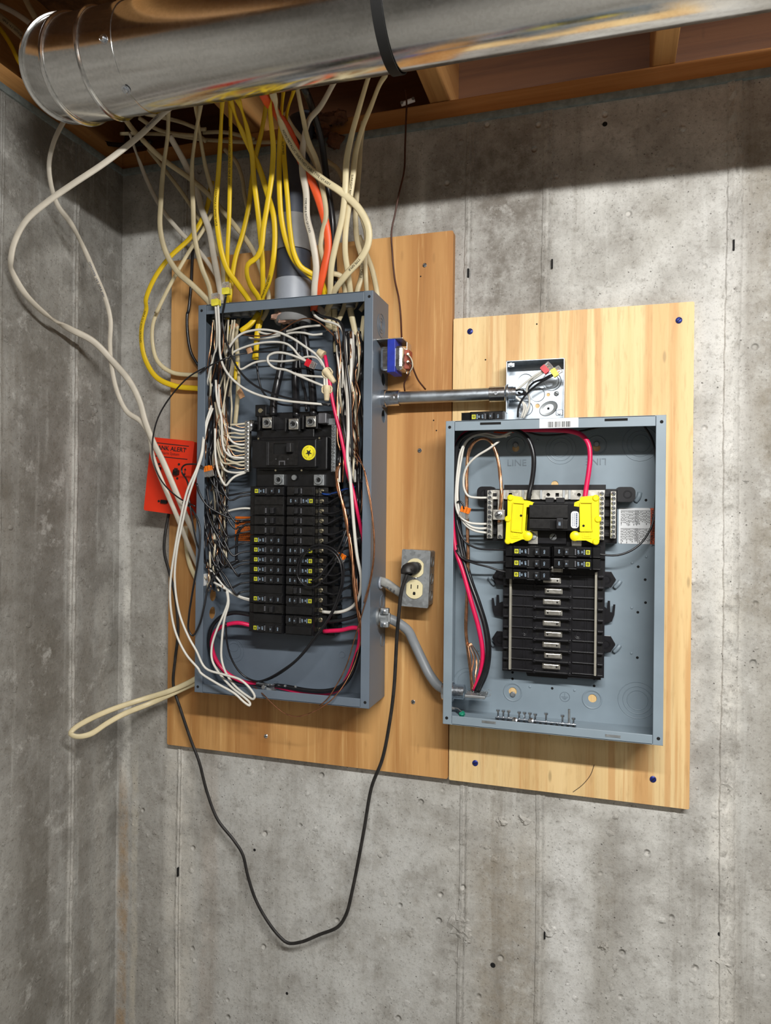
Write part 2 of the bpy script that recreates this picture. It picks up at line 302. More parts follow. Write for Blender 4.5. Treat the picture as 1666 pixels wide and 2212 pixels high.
def spline(pts, step=.006):
    P = [pts[0]*2-pts[1]]+pts+[pts[-1]*2-pts[-2]]; out = []
    for i in range(1, len(P)-2):
        a, b, c, d = P[i-1:i+3]; n = max(3, min(40, int((c-b).length/step)))
        def tj(t, p, q): return t+max((q-p).length, 1e-5)**.5
        t0 = 0; t1 = tj(t0, a, b); t2 = tj(t1, b, c); t3 = tj(t2, c, d)
        for k in range(n):
            t = t1+(t2-t1)*k/n
            a1 = a*((t1-t)/(t1-t0))+b*((t-t0)/(t1-t0)); a2 = b*((t2-t)/(t2-t1))+c*((t-t1)/(t2-t1)); a3 = c*((t3-t)/(t3-t2))+d*((t-t2)/(t3-t2))
            b1 = a1*((t2-t)/(t2-t0))+a2*((t-t0)/(t2-t0)); b2 = a2*((t3-t)/(t3-t1))+a3*((t-t1)/(t3-t1))
            out.append(b1*((t2-t)/(t2-t1))+b2*((t-t1)/(t2-t1)))
    out.append(P[-2]); return out
def path(c, pts):                                         # (x, y[, s]) or (crop, x, y[, s]) -> smooth world path; s is interpolated between the given ones
    px = []; ss = []
    for p in pts:
        cc = c
        if isinstance(p[0], str): cc = int(p[0]); p = p[1:]
        o = CROPS[cc]; px.append((o[0]+p[0]/o[2], o[1]+p[1]/o[2])); ss.append(p[2] if len(p) > 2 else None)
    kn = [i for i, v in enumerate(ss) if v is not None]; L = [0]
    for a, b in zip(px, px[1:]): L.append(L[-1]+math.hypot(b[0]-a[0], b[1]-a[1]))
    for i in range(len(ss)):
        if ss[i] is None:
            lo = max([k for k in kn if k < i], default=kn[0]); hi = min([k for k in kn if k > i], default=kn[-1])
            f = 0 if hi == lo or L[hi] == L[lo] else (L[i]-L[lo])/(L[hi]-L[lo]); ss[i] = ss[lo]+(ss[hi]-ss[lo])*max(0, min(1, f))
    out = []
    for p, s in zip(px, ss):
        q = A(p[0], p[1], s)
        while q.x < XL+.012 and q.z < H+ZT+.03 and s < .8: s += .004; q = A(p[0], p[1], s)   # keep clear of the left wall
        out.append(q)
    return spline(out)
def tag(o, label, cat, group=None):
    o['label'] = label; o['category'] = cat
    if group: o['group'] = group
    return o
def thing(name, label, cat, loc, group=None):
    o = bpy.data.objects.new(name, None); COL.objects.link(o); o.location = loc; o.empty_display_size = .02
    return tag(o, label, cat, group)
def struct(o): o['kind'] = 'structure'; return o
def wire(name, label, cat, mat, c, pts, rw, rt=None, group=None, twist=0, n=8):
    P = path(c, pts); o = MB().sweep(P, rw, rt or rw, n, twist).build(name, mat, None, 'full'); tag(o, label, cat, group); o_paths[o.name] = (P, rw, rt or rw, twist); return o
o_paths = {}
_txt = {}
def textmesh(t):                                          # unit-height lettering as flat faces
    if t not in _txt:
        cu = bpy.data.curves.new('lettering', 'FONT'); cu.body = t; cu.size = 1; cu.resolution_u = 2; cu.fill_mode = 'FRONT'
        ob = bpy.data.objects.new('lettering', cu); COL.objects.link(ob); dg = bpy.context.evaluated_depsgraph_get(); dg.update()
        me = ob.evaluated_get(dg).to_mesh(); vs = [Vector((v.co.x, v.co.y)) for v in me.vertices]; fs = [tuple(p.vertices) for p in me.polygons]
        ob.evaluated_get(dg).to_mesh_clear(); bpy.data.objects.remove(ob); bpy.data.curves.remove(cu)
        w = max([v.x for v in vs], default=1); _txt[t] = (vs, fs, w)
    return _txt[t]
def text(mb, t, o, ax, ay, size, squash=1, center=True):
    vs, fs, w = textmesh(t); o, ax, ay = Vector(o), Vector(ax).normalized(), Vector(ay).normalized(); dx = w/2 if center else 0
    mb.add([o+ax*(v.x-dx)*size*squash+ay*(v.y-.35)*size for v in vs], fs); return mb
def cable_print(o, t, start, size, mat='ink', flip=1, name='print'):   # lettering wrapped on the flat face of a cable
    P, rw, rt, tw = o_paths[o.name]; fr = frames(P); L = [0]
    for a, b in zip(P, P[1:]): L.append(L[-1]+(b-a).length)
    vs, fs, w = textmesh(t); out = []
    for v in vs:
        d = start*L[-1]+v.x*size*.9*flip; d = max(0, min(L[-1]-1e-4, d)); i = 0
        lo, hi = 0, len(L)-1
        while hi-lo > 1:
            m = (lo+hi)//2
            if L[m] <= d: lo = m
            else: hi = m
        f = (d-L[lo])/max(1e-9, L[hi]-L[lo]); p = P[lo].lerp(P[hi], f); b = fr[lo][2].lerp(fr[hi][2], f); q = fr[lo][3].lerp(fr[hi][3], f)
        if tw: c, sn = math.cos(tw), math.sin(tw); b, q = b*c+q*sn, q*c-b*sn
        if q.y > 0: q = -q
        a = max(-.95, min(.95, (v.y-.35)*size*flip/rw)); out.append(p+b*a*rw+q*(rt*math.sqrt(1-a*a)+.0004))
    MB().add(out, fs).build(name, mat, o)
def rect(x0, x1, z0, z1, r=0):
    if not r: return [(x0, z0), (x1, z0), (x1, z1), (x0, z1)]
    out = []
    for cx, cz, a in ((x1-r, z0+r, -90), (x1-r, z1-r, 0), (x0+r, z1-r, 90), (x0+r, z0+r, 180)):
        for k in range(5): t = math.radians(a+k*22.5); out.append((cx+r*math.cos(t), cz+r*math.sin(t)))
    return out
def circ(x, z, r, n=16): return [(x+r*math.cos(2*math.pi*i/n), z+r*math.sin(2*math.pi*i/n)) for i in range(n)]
def screw_head(mb, x, s, z, r=.0035, h=.002, slot=None, ang=.5):
    mb.lathe(V(x, s, z), (0, -1, 0), [(0, r), (h*.6, r), (h, r*.75)], 12)
    if slot is not None:
        d = Vector((math.cos(ang), 0, math.sin(ang))); u = Vector((-d.z, 0, d.x)); c = V(x, s+h+.0002, z)
        slot.add([c-d*r*.8-u*r*.13, c+d*r*.8-u*r*.13, c+d*r*.8+u*r*.13, c-d*r*.8+u*r*.13], [(0, 1, 2, 3)])
ZT = .748                                                  # top of the concrete
XL = -1.035                                                # face of the left wall
# ================================================================== the room
def boxobj(name, mat, *b, parent=None, bevel=0): return MB().box(*b).build(name, mat, parent, False, bevel)
wall_back = struct(boxobj('wall_back', 'con', XL-.2, 1.6, -.2, 0, -H, ZT))
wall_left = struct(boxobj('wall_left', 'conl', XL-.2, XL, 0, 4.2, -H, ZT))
struct(boxobj('wall_front', 'confl', XL-.2, 2.6, 4.2, 4.4, -H, 1.03)); struct(boxobj('wall_right', 'confl', 2.4, 2.6, -.2, 4.2, -H, 1.03))
struct(boxobj('floor', 'confl', XL-.2, 3, -.2, 4.2, -H-.1, -H))
def seam(parent, mat, pos, w, h, z0, z1, left=False, seed=0):
    rd = random.Random(seed); mb = MB(); vs = []; n = int((z1-z0)/.012); k = 6
    for i in range(n+1):
        z = z0+(z1-z0)*i/n; j = math.sin(z*9+seed)*.0015; ww = w*rd.uniform(.93, 1.07)
        for a, b in ((-1, -.002), (-.75, .5), (-.2, .9), (.15, .35), (.6, .8), (1, -.002)):
            q = pos+j+a*ww*.5; hh = b*h*rd.uniform(.55, 1.2) if b > 0 else b
            vs.append(Vector((XL+hh, -q, z+H)) if left else V(q, hh, z))
    fs = [(i*k+j, i*k+j+1, (i+1)*k+j+1, (i+1)*k+j) for i in range(n) for j in range(k-1)]
    return mb.add(vs, fs).build('form_seam', mat, parent)
for i, (x, w, h) in enumerate(((-.874, .016, .005), (-.252, .020, .005), (-.108, .022, .004), (.206, .030, .006))): seam(wall_back, 'con', x, w, h, -H, ZT, seed=i)
lx = lambda px, py: None
for i, (s, w, h) in enumerate(((.142, .020, .005), (.33, .012, .002), (.75, .02, .005))): seam(wall_left, 'conl', s, w, h, -H, ZT, True, seed=10+i)
def tie(x, z, s=0.004, w=.003, h=.03):
    MB().box(x-w/2, x+w/2, s-.002, s+.003, z-h/2, z+h/2).build('form_tie_slot', 'hole', wall_back)
for px, py, hh in ((1585, 530, .018), (1193, 570, .016), (1012, 590, .016), (385, 1883, .018), (1177, 2020, .012)):
    p = A(px, py, .004); tie(p.x, p.z-H, h=hh)
for k, (px, py, r) in enumerate(((994, 2000, .020), (996, 1982, .014), (1003, 2014, .012), (1185, 2008, .012), (1572, 1696, .014), (1570, 2085, .014), (1304, 2044, .008), (1085, 1772, .010), (1133, 1768, .010), (1008, 2030, .008))):
    MB().blob(A(px, py, 0), r, .005, r*.9, k, .45, 12, 7).build('concrete_chip', 'con', wall_back)
for k, (px, py, r) in enumerate(((1307, 268, .0045), (1556, 2018, .004), (1065, 2085, .005), (620, 2146, .003), (550, 1836, .003))):
    MB().lathe(A(px, py, .0003), (0, -1, 0), [(0, r), (.0004, r*.9)], 9).build('pit', 'hole', wall_back)
peb = MB(); rd = random.Random(3)
for i in range(900):
    x = rd.uniform(-1.0, .6); z = rd.uniform(-1.1, .72); r = rd.choice((.002, .0025, .003, .004, .006))
    peb.blob(V(x, -r*.08, z), r*rd.uniform(.8, 1.5), r*.42, r, i, .3, 7, 5)
o = peb.build('aggregate_bumps', 'con', wall_back, True); o['kind'] = 'stuff'
peb = MB()
for i in range(380):
    s = rd.uniform(.02, 1.0); z = rd.uniform(-1.1, .72); r = rd.choice((.002, .003, .004, .006))
    peb.blob(Vector((XL, -s, z+H)), r*.4, r*rd.uniform(.8, 1.5), r, i, .3, 7, 5)
o = peb.build('aggregate_bumps', 'conl', wall_left, True); o['kind'] = 'stuff'
# framing overhead
ceiling = struct(boxobj('ceiling', 'osb', XL-.2, 3, -.2, 4.2, 1.03, 1.05))
J0 = A(943, 180, .02).x
for k in range(-2, 9):
    x = J0+k*.406
    if x > 2.9 or x < XL-.15: continue
    boxobj('joist', 'pinej', x-.019, x+.019, -.1, 4.2, ZT+.048, 1.03, parent=ceiling, bevel=.002)
struct(boxobj('trim_1', 'pine', XL-.2, 1.6, -.14, -.004, ZT+.009, ZT+.047, bevel=.002))
struct(boxobj('trim_2', 'pinej', XL-.14, XL-.004, -.004, 4.2, ZT+.009, ZT+.047, bevel=.002))
struct(boxobj('trim_3', 'rim', XL-.2, 1.6, -.14, -.10, ZT+.047, 1.03))
struct(boxobj('trim_4', 'rim', XL-.24, XL-.20, -.1, 4.2, ZT+.047, 1.03))
def foam(name, left):
    mb = MB(); vs = []; n = 150; k = 5; rd = random.Random(5+left); L = 2.6
    for i in range(n+1):
        q = L*i/n; w = rd.uniform(-.0012, .0012)
        for a, b in ((-.004, -.006), (.004+w, -.005), (.006, .001+w), (.005, .007), (-.004, .0095)):
            vs.append(Vector((XL+a, -q, ZT+b+H)) if left else V(XL+q, a+.002, ZT+b))
    mb.add(vs, [(i*k+j, i*k+j+1, (i+1)*k+j+1, (i+1)*k+j) for i in range(n) for j in range(k-1)])
    struct(mb.build(name, 'foam', None, True))
foam('trim_5', 0); foam('trim_6', 1)
# ================================================================== round sheet-metal duct
DS, DZ, DR = .385, .703, .0762
duct = thing('round_duct', 'shiny galvanized round duct hung under the joists along the wall', 'duct', V(-.3, DS, DZ))
def cx(x): return V(x, DS, DZ)
MB().lathe(cx(-.73), (1, 0, 0), [(0, DR-.0009), (2.25, DR-.0009)], 72).build('pipe', 'galv', duct, True)
rd = random.Random(9)
MB().lathe(cx(-.765), (1, 0, 0), [(0, DR), (.062, DR+.0002), (.0622, DR-.0013)], 72).build('collar', 'galv', duct, True)
P = [V(-.765, DS, DZ)]; d = Vector((-1, 0, 0)); dirs = [d]
gp = P[0]; ang = 0
rings = [(gp, Vector((1, 0, 0)))]
for k, (L, a) in enumerate(((.054, 22), (.026, 34), (.02, 34))):
    gp2 = gp+Vector((-math.cos(math.radians(ang)), .6*math.sin(math.radians(ang)), .8*math.sin(math.radians(ang))))*L; a2 = ang+a
    nd = Vector((-math.cos(math.radians(ang+a/2)), .6*math.sin(math.radians(ang+a/2)), .8*math.sin(math.radians(ang+a/2))))
    rings.append((gp2, nd)); gp = gp2; ang = a2
for (c0, n0), (c1, n1) in zip(rings, rings[1:]):
    m = MB(); vs = []
    for c, nn in ((c0, n0), (c1, n1)):
        yv = nn.cross(Vector((0, -.8, .6))).normalized(); w = nn.cross(yv).normalized(); yv = Vector((0, 1, 0))-nn*nn.y; yv.normalize(); w = nn.cross(yv).normalized(); w = w if w.z > 0 else -w
        if w.z < 0: w = -w
        for i in range(72): t = 2*math.pi*i/72; vs.append(c+(yv*math.cos(t)+w*math.sin(t))*DR)
    m.add(vs, [(i, (i+1) % 72, 72+(i+1) % 72, 72+i) for i in range(72)]); m.build('elbow_gore', 'galv', duct, 'full')
for c, nn in rings[:3]: MB().torus(c, nn, DR+.0012, .0034, 72, 8).build('bead', 'galv', duct, True)
for px, py in ((251, 78), (345, 245)):
    # sheet-metal screw on the skin of the collar: walk the sight line of its centre to the cylinder once, in metres
    a = math.atan2(py-100, 90)*.0; th = math.radians(52 if py < 100 else 118); x = -.715 if py < 100 else -.705
    nrm = Vector((0, -math.cos(th-math.radians(90)+math.radians(25)) if py < 100 else -.45, -.2 if py < 100 else -.89)).normalized()
    c = cx(x)+nrm*DR; m = MB().lathe(c, nrm, [(0, .007), (.001, .007), (.0012, .0045), (.005, .0042), (.006, .003)], 12); m.build('screw', 'zinc', duct)
duct.rotation_euler = (0, .0165, 0)
strap = MB(); sx = A(866, 155, DS-.05).x; vs = []; N = 64
for i in range(N+1):
    t = math.radians(70)+2*math.pi*i/N*.92
    for e in (-.0075, .0075):
        for r in (DR+.0008, DR+.0026): vs.append(cx(sx+e)+Vector((math.sin(i*.05)*.0, -math.sin(t)*r, -math.cos(t+math.pi)*r)))
strap.add(vs, [f for i in range(N) for f in ((4*i, 4*i+4, 4*i+6, 4*i+2), (4*i+1, 4*i+3, 4*i+7, 4*i+5), (4*i, 4*i+1, 4*i+5, 4*i+4), (4*i+2, 4*i+6, 4*i+7, 4*i+3))])
tag(strap.build('hanger_strap', 'strap', None, True), 'narrow black hanger strap looped around the shiny round duct', 'strap')
# ================================================================== plywood backboards
b1 = thing('plywood_board', 'aged orange-brown plywood sheet behind the tall old panel', 'plywood', V(-.586, 0, 0))
MB().front([rect(-.8943, -.2795, -.504, .534, .004)], 0, 0, 0, .018).build('board', 'plyold', b1)
b2 = thing('plywood_board.001', 'fresh pale plywood sheet with knots behind the shorter new panel', 'plywood', V(-.07, 0, 0))
MB().front([rect(-.2775, .1427, -.505, .3665, .003)], 0, 0, 0, .018).build('board', 'plynew', b2)
def bscrew(par, px, py, mat, r=.0052):
    p = A(px, py, .018); a = MB(); b = MB(); screw_head(a, p.x, .018, p.z-H, r, .0022, b, random.uniform(.3, 1.3)); o = a.build('screw', mat, par, True); b.build('slot', 'hole', o)
for q in ((918, 573), (907, 973), (893, 1516), (575, 1590)): bscrew(b1, *q, 'zinc', .0042)
for q in ((1016, 716), (1467, 692), (1027, 1648), (1411, 1683)): bscrew(b2, *q, 'bluescrew', .0055)
MB().sweep(path(0, [(1284, 1652, .0185), (1276, 1674, .0185), (1258, 1696, .0185), (1238, 1711, .0185)]), .0005, .0003, 4).build('pencil_scratch', 'ink', b2)
for px, py in ((937, 908), (943, 930), (831, 1235), (909, 597), (1160, 700), (1049, 777)):
    p = A(px, py, .0183); MB().lathe(p, (0, -1, 0), [(0, .0015), (.0002, .0013)], 8).build('nail_hole', 'hole', b1 if px < 980 else b2)
# ================================================================== steel enclosures
OX0, OX1, OZ0, OZ1 = -.7687, -.4065, -.3579, .4027         # old panel
NX0, NX1, NZ0, NZ1 = -.2694, .0924, -.3715, .1609         # new panel
SB, SF = .018, .1125                                       # back and front of both boxes
def ring_marks(name, par, c, d, radii, mat, th=.0006):
    m = MB()
    for r in radii: m.torus(c, d, r, th, 26, 5)
    return m.build(name, mat, par, True)
def enclosure(root, mat, x0, x1, z0, z1, fl, backholes, lholes, rholes, bholes=()):
    t = .0015
    MB().front([rect(x0, x1, z0, z1)]+backholes, 0, 0, SB, SB+t).build('back_plate', mat, root)
    # side walls: local axes (s, z)
    MB().plate([rect(SB, SF, z0, z1)]+lholes, (x0, 0, H), (0, -1, 0), (0, 0, 1), -t).build('side_wall', mat, root)
    MB().plate([rect(SB, SF, z0, z1)]+rholes, (x1-t, 0, H), (0, -1, 0), (0, 0, 1), -t).build('side_wall', mat, root)
    MB().box(x0, x1, SB, SF, z1-t, z1).build('top_wall', mat, root); MB().box(x0, x1, SB, SF, z0, z0+t).build('bottom_wall', mat, root)
    g = .0005
    for a, b in ((x0, x0+fl), (x1-fl, x1)):
        MB().box(a, b, SF-.002, SF+.0006, z0, z1).build('flange', mat, root, False, .0008)
    for a, b in ((z0, z0+fl), (z1-fl*1.12, z1)):
        MB().box(x0+fl+g, x1-fl-g, SF-.002, SF, a, b).build('flange', mat, root, False, .0006)
    for x in (x0+fl*.45, x1-fl*.45):
        for z in (z0+.011, z1-.011): MB().lathe(V(x, SF+.0006, z), (0, -1, 0), [(0, .0028), (.0003, .0027)], 12).build('screw_hole', 'hole', root)
old = thing('electrical_panel', 'tall older gray electrical panel box crammed with wires, cover removed', 'electrical panel', V((OX0+OX1)/2, SB, OZ0))
hz = lambda c, x, y, s: xz(c, x, y, s)
def sidepos(px, py, xw):                                   # point of the photograph on a plane x = const -> (s, z)
    v = _f*FPX+_r*(px-833)-_u*(py-1106); t = xw/v.x; return DIST-v.y*t, v.z*t
lh = [circ(*sidepos(400+215/3.622, 1000+1035/3.622, OX0), .0125), circ(*sidepos(400+210/3.622, 1000+1172/3.622, OX0), .0125)]
rh = [circ(*sidepos(400+1553/3.622, 600+795/3.622, OX1), .0125), circ(*sidepos(400+1553/3.622, 600+1085/3.622, OX1), .0125)]
enclosure(old, 'grayold', OX0, OX1, OZ0, OZ1, .0168, [], lh, rh)
for px, py, rr in ((400+1535/3.622, 600+375/3.622, (.022, .014, .008)), (400+1540/3.622, 1000+1085/3.622, (.012,)), (400+1545/3.622, 1000+1385/3.622, (.012,))):
    s, z = sidepos(px, py, OX1); ring_marks('knockout', old, V(OX1+.0002, s, z), (1, 0, 0), rr, 'grayold', .0007)
for x, y, rr in ((385, 1470, (.016, .023)), (380, 1430, (.012,)), (1230, 1500, (.006,))):
    p = AC(5, x, y, SB+.0018); ring_marks('knockout', old, p, (0, 1, 0), rr, 'grayold', .0006)
new = thing('electrical_panel.001', 'shorter new gray electrical panel box with yellow lug covers, cover removed', 'electrical panel', V((NX0+NX1)/2, SB, NZ0))
def keyhole(x, y, r=.0065, up=True):
    a, b = hz(8, x, y, SB); return circ(a, b, r, 14)
enclosure(new, 'graynew', NX0, NX1, NZ0, NZ1, .0155, [keyhole(495, 308), keyhole(990, 305), keyhole(735, 528), keyhole(477, 1795, .0075), keyhole(965, 1838, .0075)], [], [])
for x, y in ((495, 295), (990, 290), (477, 1800), (963, 1845)):
    p = AC(8, x, y, SB+.0016); ring_marks('dimple', new, p+Vector((0, -.0003, 0)), (0, 1, 0), (.0155, .0165), 'graynew', .0010)
for x, y in ((495, 288), (990, 282), (478, 1812)):
    p = AC(8, x, y, SB); a = MB(); b = MB(); screw_head(a, p.x, SB+.002, p.z-H, .005, .003); o = a.build('mounting_screw', 'dull', new, True)
for x, y, rr in ((1258, 280, (.030, .022, .015)), (770, 315, (.026, .020, .013)), (1240, 1850, (.032, .024, .017)), (205, 1740, (.02, .027))):
    p = AC(8, x, y, SB+.0016); ring_marks('knockout', new, p, (0, 1, 0), rr, 'graynew', .0008)
for x, y in ((475, 1720), (475, 1680), (718, 1778), (975, 1720), (975, 1763), (1245, 1033), (1293, 625), (1288, 1112), (1290, 1253), (1243, 1312), (1240, 1590)):
    p = AC(8, x, y, SB+.0016); MB().lathe(p, (0, -1, 0), [(0, .0024), (.0003, .0022)], 10).build('hole', 'hole', new)
for x, y in ((582, 1768), (856, 1790), (1208, 1010), (1295, 972), (1206, 1285), (1204, 1563), (265, 1545), (628, 258)):
    p = AC(8, x, y, SB+.0015); MB().lathe(p, (0, -1, 0), [(0, .0024), (.0012, .0018), (.0016, .0008)], 10).build('dimple', 'graynew', new, True)
for x, y, fl in ((500, 395, 1), (988, 390, -1)):
    m = MB(); text(m, 'LINE', AC(8, x, y, SB+.0021), (fl, 0, 0), (0, 0, fl), .017, 1.05); m.build('embossed_lettering', 'capw', new)
p = AC(8, 795, 1830, SB+.0016); m = MB().torus(p, (0, 1, 0), .0085, .0005, 20, 4)
for a, b, c, d2 in ((-.0003, .0003, 0, .007), (-.006, .006, -.0003, .0003), (-.004, .004, -.0025, -.002), (-.002, .002, -.0045, -.004)): m.box(p.x+a, p.x+b, SB+.0015, SB+.0022, p.z-H+c, p.z-H+d2)
m.build('earth_symbol', 'capw', new)
for c, x, y in ((8, 340, 155), (8, 1110, 132)):            # slots in the top flange
    p = AC(c, x, y, SF+.0002); MB().box(p.x-.018, p.x+.018, SF, SF+.0005, p.z-H-.002, p.z-H+.002).build('flange_slot', 'hole', new)
for x, y in ((330, 1985), (1090, 2070)):
    p = AC(8, x, y, SF+.0002); MB().box(p.x-.012, p.x+.012, SF, SF+.0007, p.z-H-.002, p.z-H+.002).build('flange_tab', 'dull', new)
# barcode sticker on the top flange
x0, z1 = hz(8, 640, 122, SF+.001); x1, z0 = hz(8, 878, 168, SF+.001)
o = MB().box(x0, x1, SF, SF+.0003, NZ1-.0165, NZ1-.0005).build('barcode_sticker', 'sticker', new); rd = random.Random(21); m = MB(); q = x0+(x1-x0)*.22
while q < x0+(x1-x0)*.8:
    w = rd.choice((.0005, .0008, .0014)); m.box(q, q+w, SF+.0003, SF+.0005, NZ1-.0155, NZ1-.006); q += w+rd.choice((.0006, .001, .0015))
m.build('bars', 'ink', o)
# warning label: white panel of fine print with an orange-red band
x0, z1 = hz(8, 1126, 672, SB+.002); x1, z0 = hz(8, 1318, 895, SB+.002); x2, _ = hz(8, 1346, 895, SB+.002)
o = MB().front([rect(x0, x1, z0, z1, .003)], 0, 0, SB+.0015, SB+.0019).build('warning_label', 'sticker', new)
o2 = MB().box(x1, x2+.004, SB+.0015, SB+.002, z0, z1).build('label_band', 'stickr', new, label='orange-red band of the warning label')
m = MB(); text(m, 'ADVERTENCIA', ((x1+x2)/2+.001, -(SB+.0022), H+z0+(z1-z0)*.30), (0, 0, -1), (1, 0, 0), .0085, .8); text(m, 'WARNING', ((x1+x2)/2+.001, -(SB+.0022), H+z0+(z1-z0)*.70), (0, 0, -1), (1, 0, 0), .0085, .8); m.build('band_lettering', 'ink', o2)
m = MB(); rd = random.Random(2)
for blk in range(2):
    for cblk in range(2):
        xa = x0+.004+(x1-x0-.006)*cblk*.5; za = z1-.004-(z1-z0)*.5*blk
        for k in range(13):
            xx = xa+k*.0023; q = za; end = za-(z1-z0)*.44*rd.uniform(.7, 1)
            while q > end: l = rd.uniform(.002, .006); m.add([V(xx, SB+.0021, q), V(xx+.0011, SB+.0021, q), V(xx+.0011, SB+.0021, max(end, q-l)), V(xx, SB+.0021, max(end, q-l))], [(0, 1, 2, 3)]); q -= l+.0012
o3 = m.build('fine_print', 'inkg', o); o3['kind'] = 'stuff'
# ------------------------------------------------------------------ plug-in breakers
def breaker(name, label, group, x, z, dr, poles=1, logo=True, half=0, sf=.089, sb=.05, fe=.0615, su=.0705, dusty=False, screw=True):
    # x inner end, z bottom of the slot, dr = -1 to the left / +1 to the right of the bus; dr also turns the print
    ph = .01905; hgt = ph*poles-.0009; zc = z+hgt/2; mat = 'blackd' if dusty else 'black'
    r = thing(name, label, 'circuit breaker', V(x, sb, zc), group); X = lambda u: x+dr*u
    prof = [(0.001, sb), (.001, sf-.010), (.0025, sf-.003), (fe-.0015, sf-.003), (fe, sf-.006), (fe+.001, sf-.020 if screw else sf-.009), (.079, sf-.023 if screw else sf-.011), (.079, sb)]
    m = MB(); n = len(prof); vs = [V(X(u), s, z) for u, s in prof]+[V(X(u), s, z+hgt) for u, s in prof]
    m.add(vs, [tuple(range(n)), tuple(range(n, 2*n))[::-1]]+[(i, (i+1) % n, n+(i+1) % n, n+i) for i in range(n)]); m.build('body', mat, r, False, .0008)
    def bx(nm, u0, u1, a, b, s0, s1, mt, par=r, bev=.0005): return MB().box(min(X(u0), X(u1)), max(X(u0), X(u1)), s0, s1, z+a, z+b).build(nm, mt, par, False, bev)
    e = .0016; hz0 = half*ph; ht = ph-.0009
    if poles == 2:
        bx('blank_face', .003, fe-.003, (ph if half == 0 else 0)+e, (ph if half == 0 else 0)+ht-e, sf-.003, sf, mat)
    bx('face_pad', .003, .018, hz0+e, hz0+ht-e, sf-.003, sf, mat); bx('face_pad', fe-.0255, fe-.003, hz0+e, hz0+ht-e, sf-.003, sf, mat)
    bx('recess', .0185, fe-.026, hz0+e+.001, hz0+ht-e-.001, sf-.003, sf-.0028, 'hole', r, 0)
    on = (dr < 0) if not dusty else True; tg = bx('toggle', .0205 if dr < 0 else .021, .0275 if dr < 0 else .028, hz0+.0035, hz0+ht-.0035, sf-.003, sf+.006, 'toggle', r, .0008)
    bx('rating_bar', fe-.0285, fe-.0263, hz0+.004, hz0+ht-.004, sf-.0027, sf+.0008, 'grayp', r, .0003)
    zc2 = z+hz0+ht/2
    if logo:
        o = bx('logo_plate', fe-.0105, fe-.0035, hz0+ht/2-.0038, hz0+ht/2+.0038, sf, sf+.0002, 'logo', r, 0)
        m = MB()
        for q, s2 in ((.0018, .0004), ): m.front([rect(X(fe-.007)-q, X(fe-.007)+q, zc2-q, zc2+q), rect(X(fe-.007)-q*.45, X(fe-.007)+q*.45, zc2-q*.45, zc2+q*.45)], 0, 0, sf+.0001, sf+s2)
        m.build('logo_mark', 'ink', o)
        m = MB(); up = (dr*1.0, 0, 0); rt = (0, 0, 1 if dr < 0 else -1); rt = (0, 0, -1) if dr < 0 else (0, 0, 1); up = (1, 0, 0) if dr < 0 else (-1, 0, 0)
        text(m, 'ON', V(X(.0115), sf+.0003, zc2), rt, up, .0042, 1); text(m, 'OFF', V(X(fe-.0225), sf+.0003, zc2), rt, up, .0042, .95); text(m, '20', V(X(fe-.0165), sf+.0003, zc2), rt, up, .0042, 1)
        for k in range(4): q = zc2-.004+k*.0022; m.add([V(X(fe-.0137), sf+.0003, q), V(X(fe-.0123), sf+.0003, q), V(X(fe-.0123), sf+.0003, q+.0014), V(X(fe-.0137), sf+.0003, q+.0014)], [(0, 1, 2, 3)])
        text(m, '20', V(X(.024), sf+.0063, zc2), rt, up, .0034, 1)
        m.build('face_print', 'mark', r)
    if screw:
        for k in range(poles):
            a = MB(); b = MB(); zz = z+k*ph+ht/2; screw_head(a, X(su), sf-.0222, zz, .0048, .003, b, random.uniform(-.6, .6)); so = a.build('terminal_screw', 'brass', r, True); b.build('slot', 'hole', so)
            MB().box(min(X(su-.0065), X(su+.007)), max(X(su-.0065), X(su+.007)), sf-.0235, sf-.0222, zz-.0068, zz-.003).build('terminal_clamp', 'brass', r)
    return r
OCX, PH = -.5895, .01905
ORD = ['topmost', 'second from the top', 'third from the top', 'fourth from the top', 'fifth from the top', 'sixth from the top', 'seventh from the top', 'eighth from the top', 'ninth from the top', 'tenth from the top', 'eleventh from the top', 'twelfth from the top', 'thirteenth from the top']
ZR = .0485                                                 # top of the first row
def rowz(k): return ZR-PH*(k+1)
lspec = [(0, 1, 1, 0), (1, 2, 0, 0), (3, 1, 0, 0), (4, 1, 0, 0), (5, 1, 1, 0), (6, 1, 1, 0), (7, 1, 1, 0), (8, 1, 1, 0), (9, 1, 1, 0), (10, 2, 1, 0), (12, 1, 0, 0), (13, 2, 1, 0)]
rspec = [(0, 1, 0, 0), (1, 1, 1, 0), (2, 1, 0, 0), (3, 1, 0, 0), (4, 1, 0, 0), (5, 1, 0, 0), (6, 1, 1, 0), (7, 1, 1, 0), (8, 1, 1, 0), (9, 1, 1, 0), (10, 1, 0, 0), (11, 2, 1, 1), (13, 2, 1, 1)]
for side, spec, dr, x in (('left', lspec, -1, OCX-.001), ('right', rspec, 1, OCX+.001)):
    for i, (k, po, lg, hf) in enumerate(spec):
        breaker('circuit_breaker', '%s black breaker %s, %s in the old panel %s column' % ('single' if po == 1 else 'double-height', 'with yellow square' if lg else 'with dusty face', ORD[i], side),
                'breakers in the old panel', x, rowz(k+po-1), dr, po, bool(lg), hf, .0885, .05, .067 if dr < 0 else .0605, .074 if dr < 0 else .0665, not lg, dr > 0)
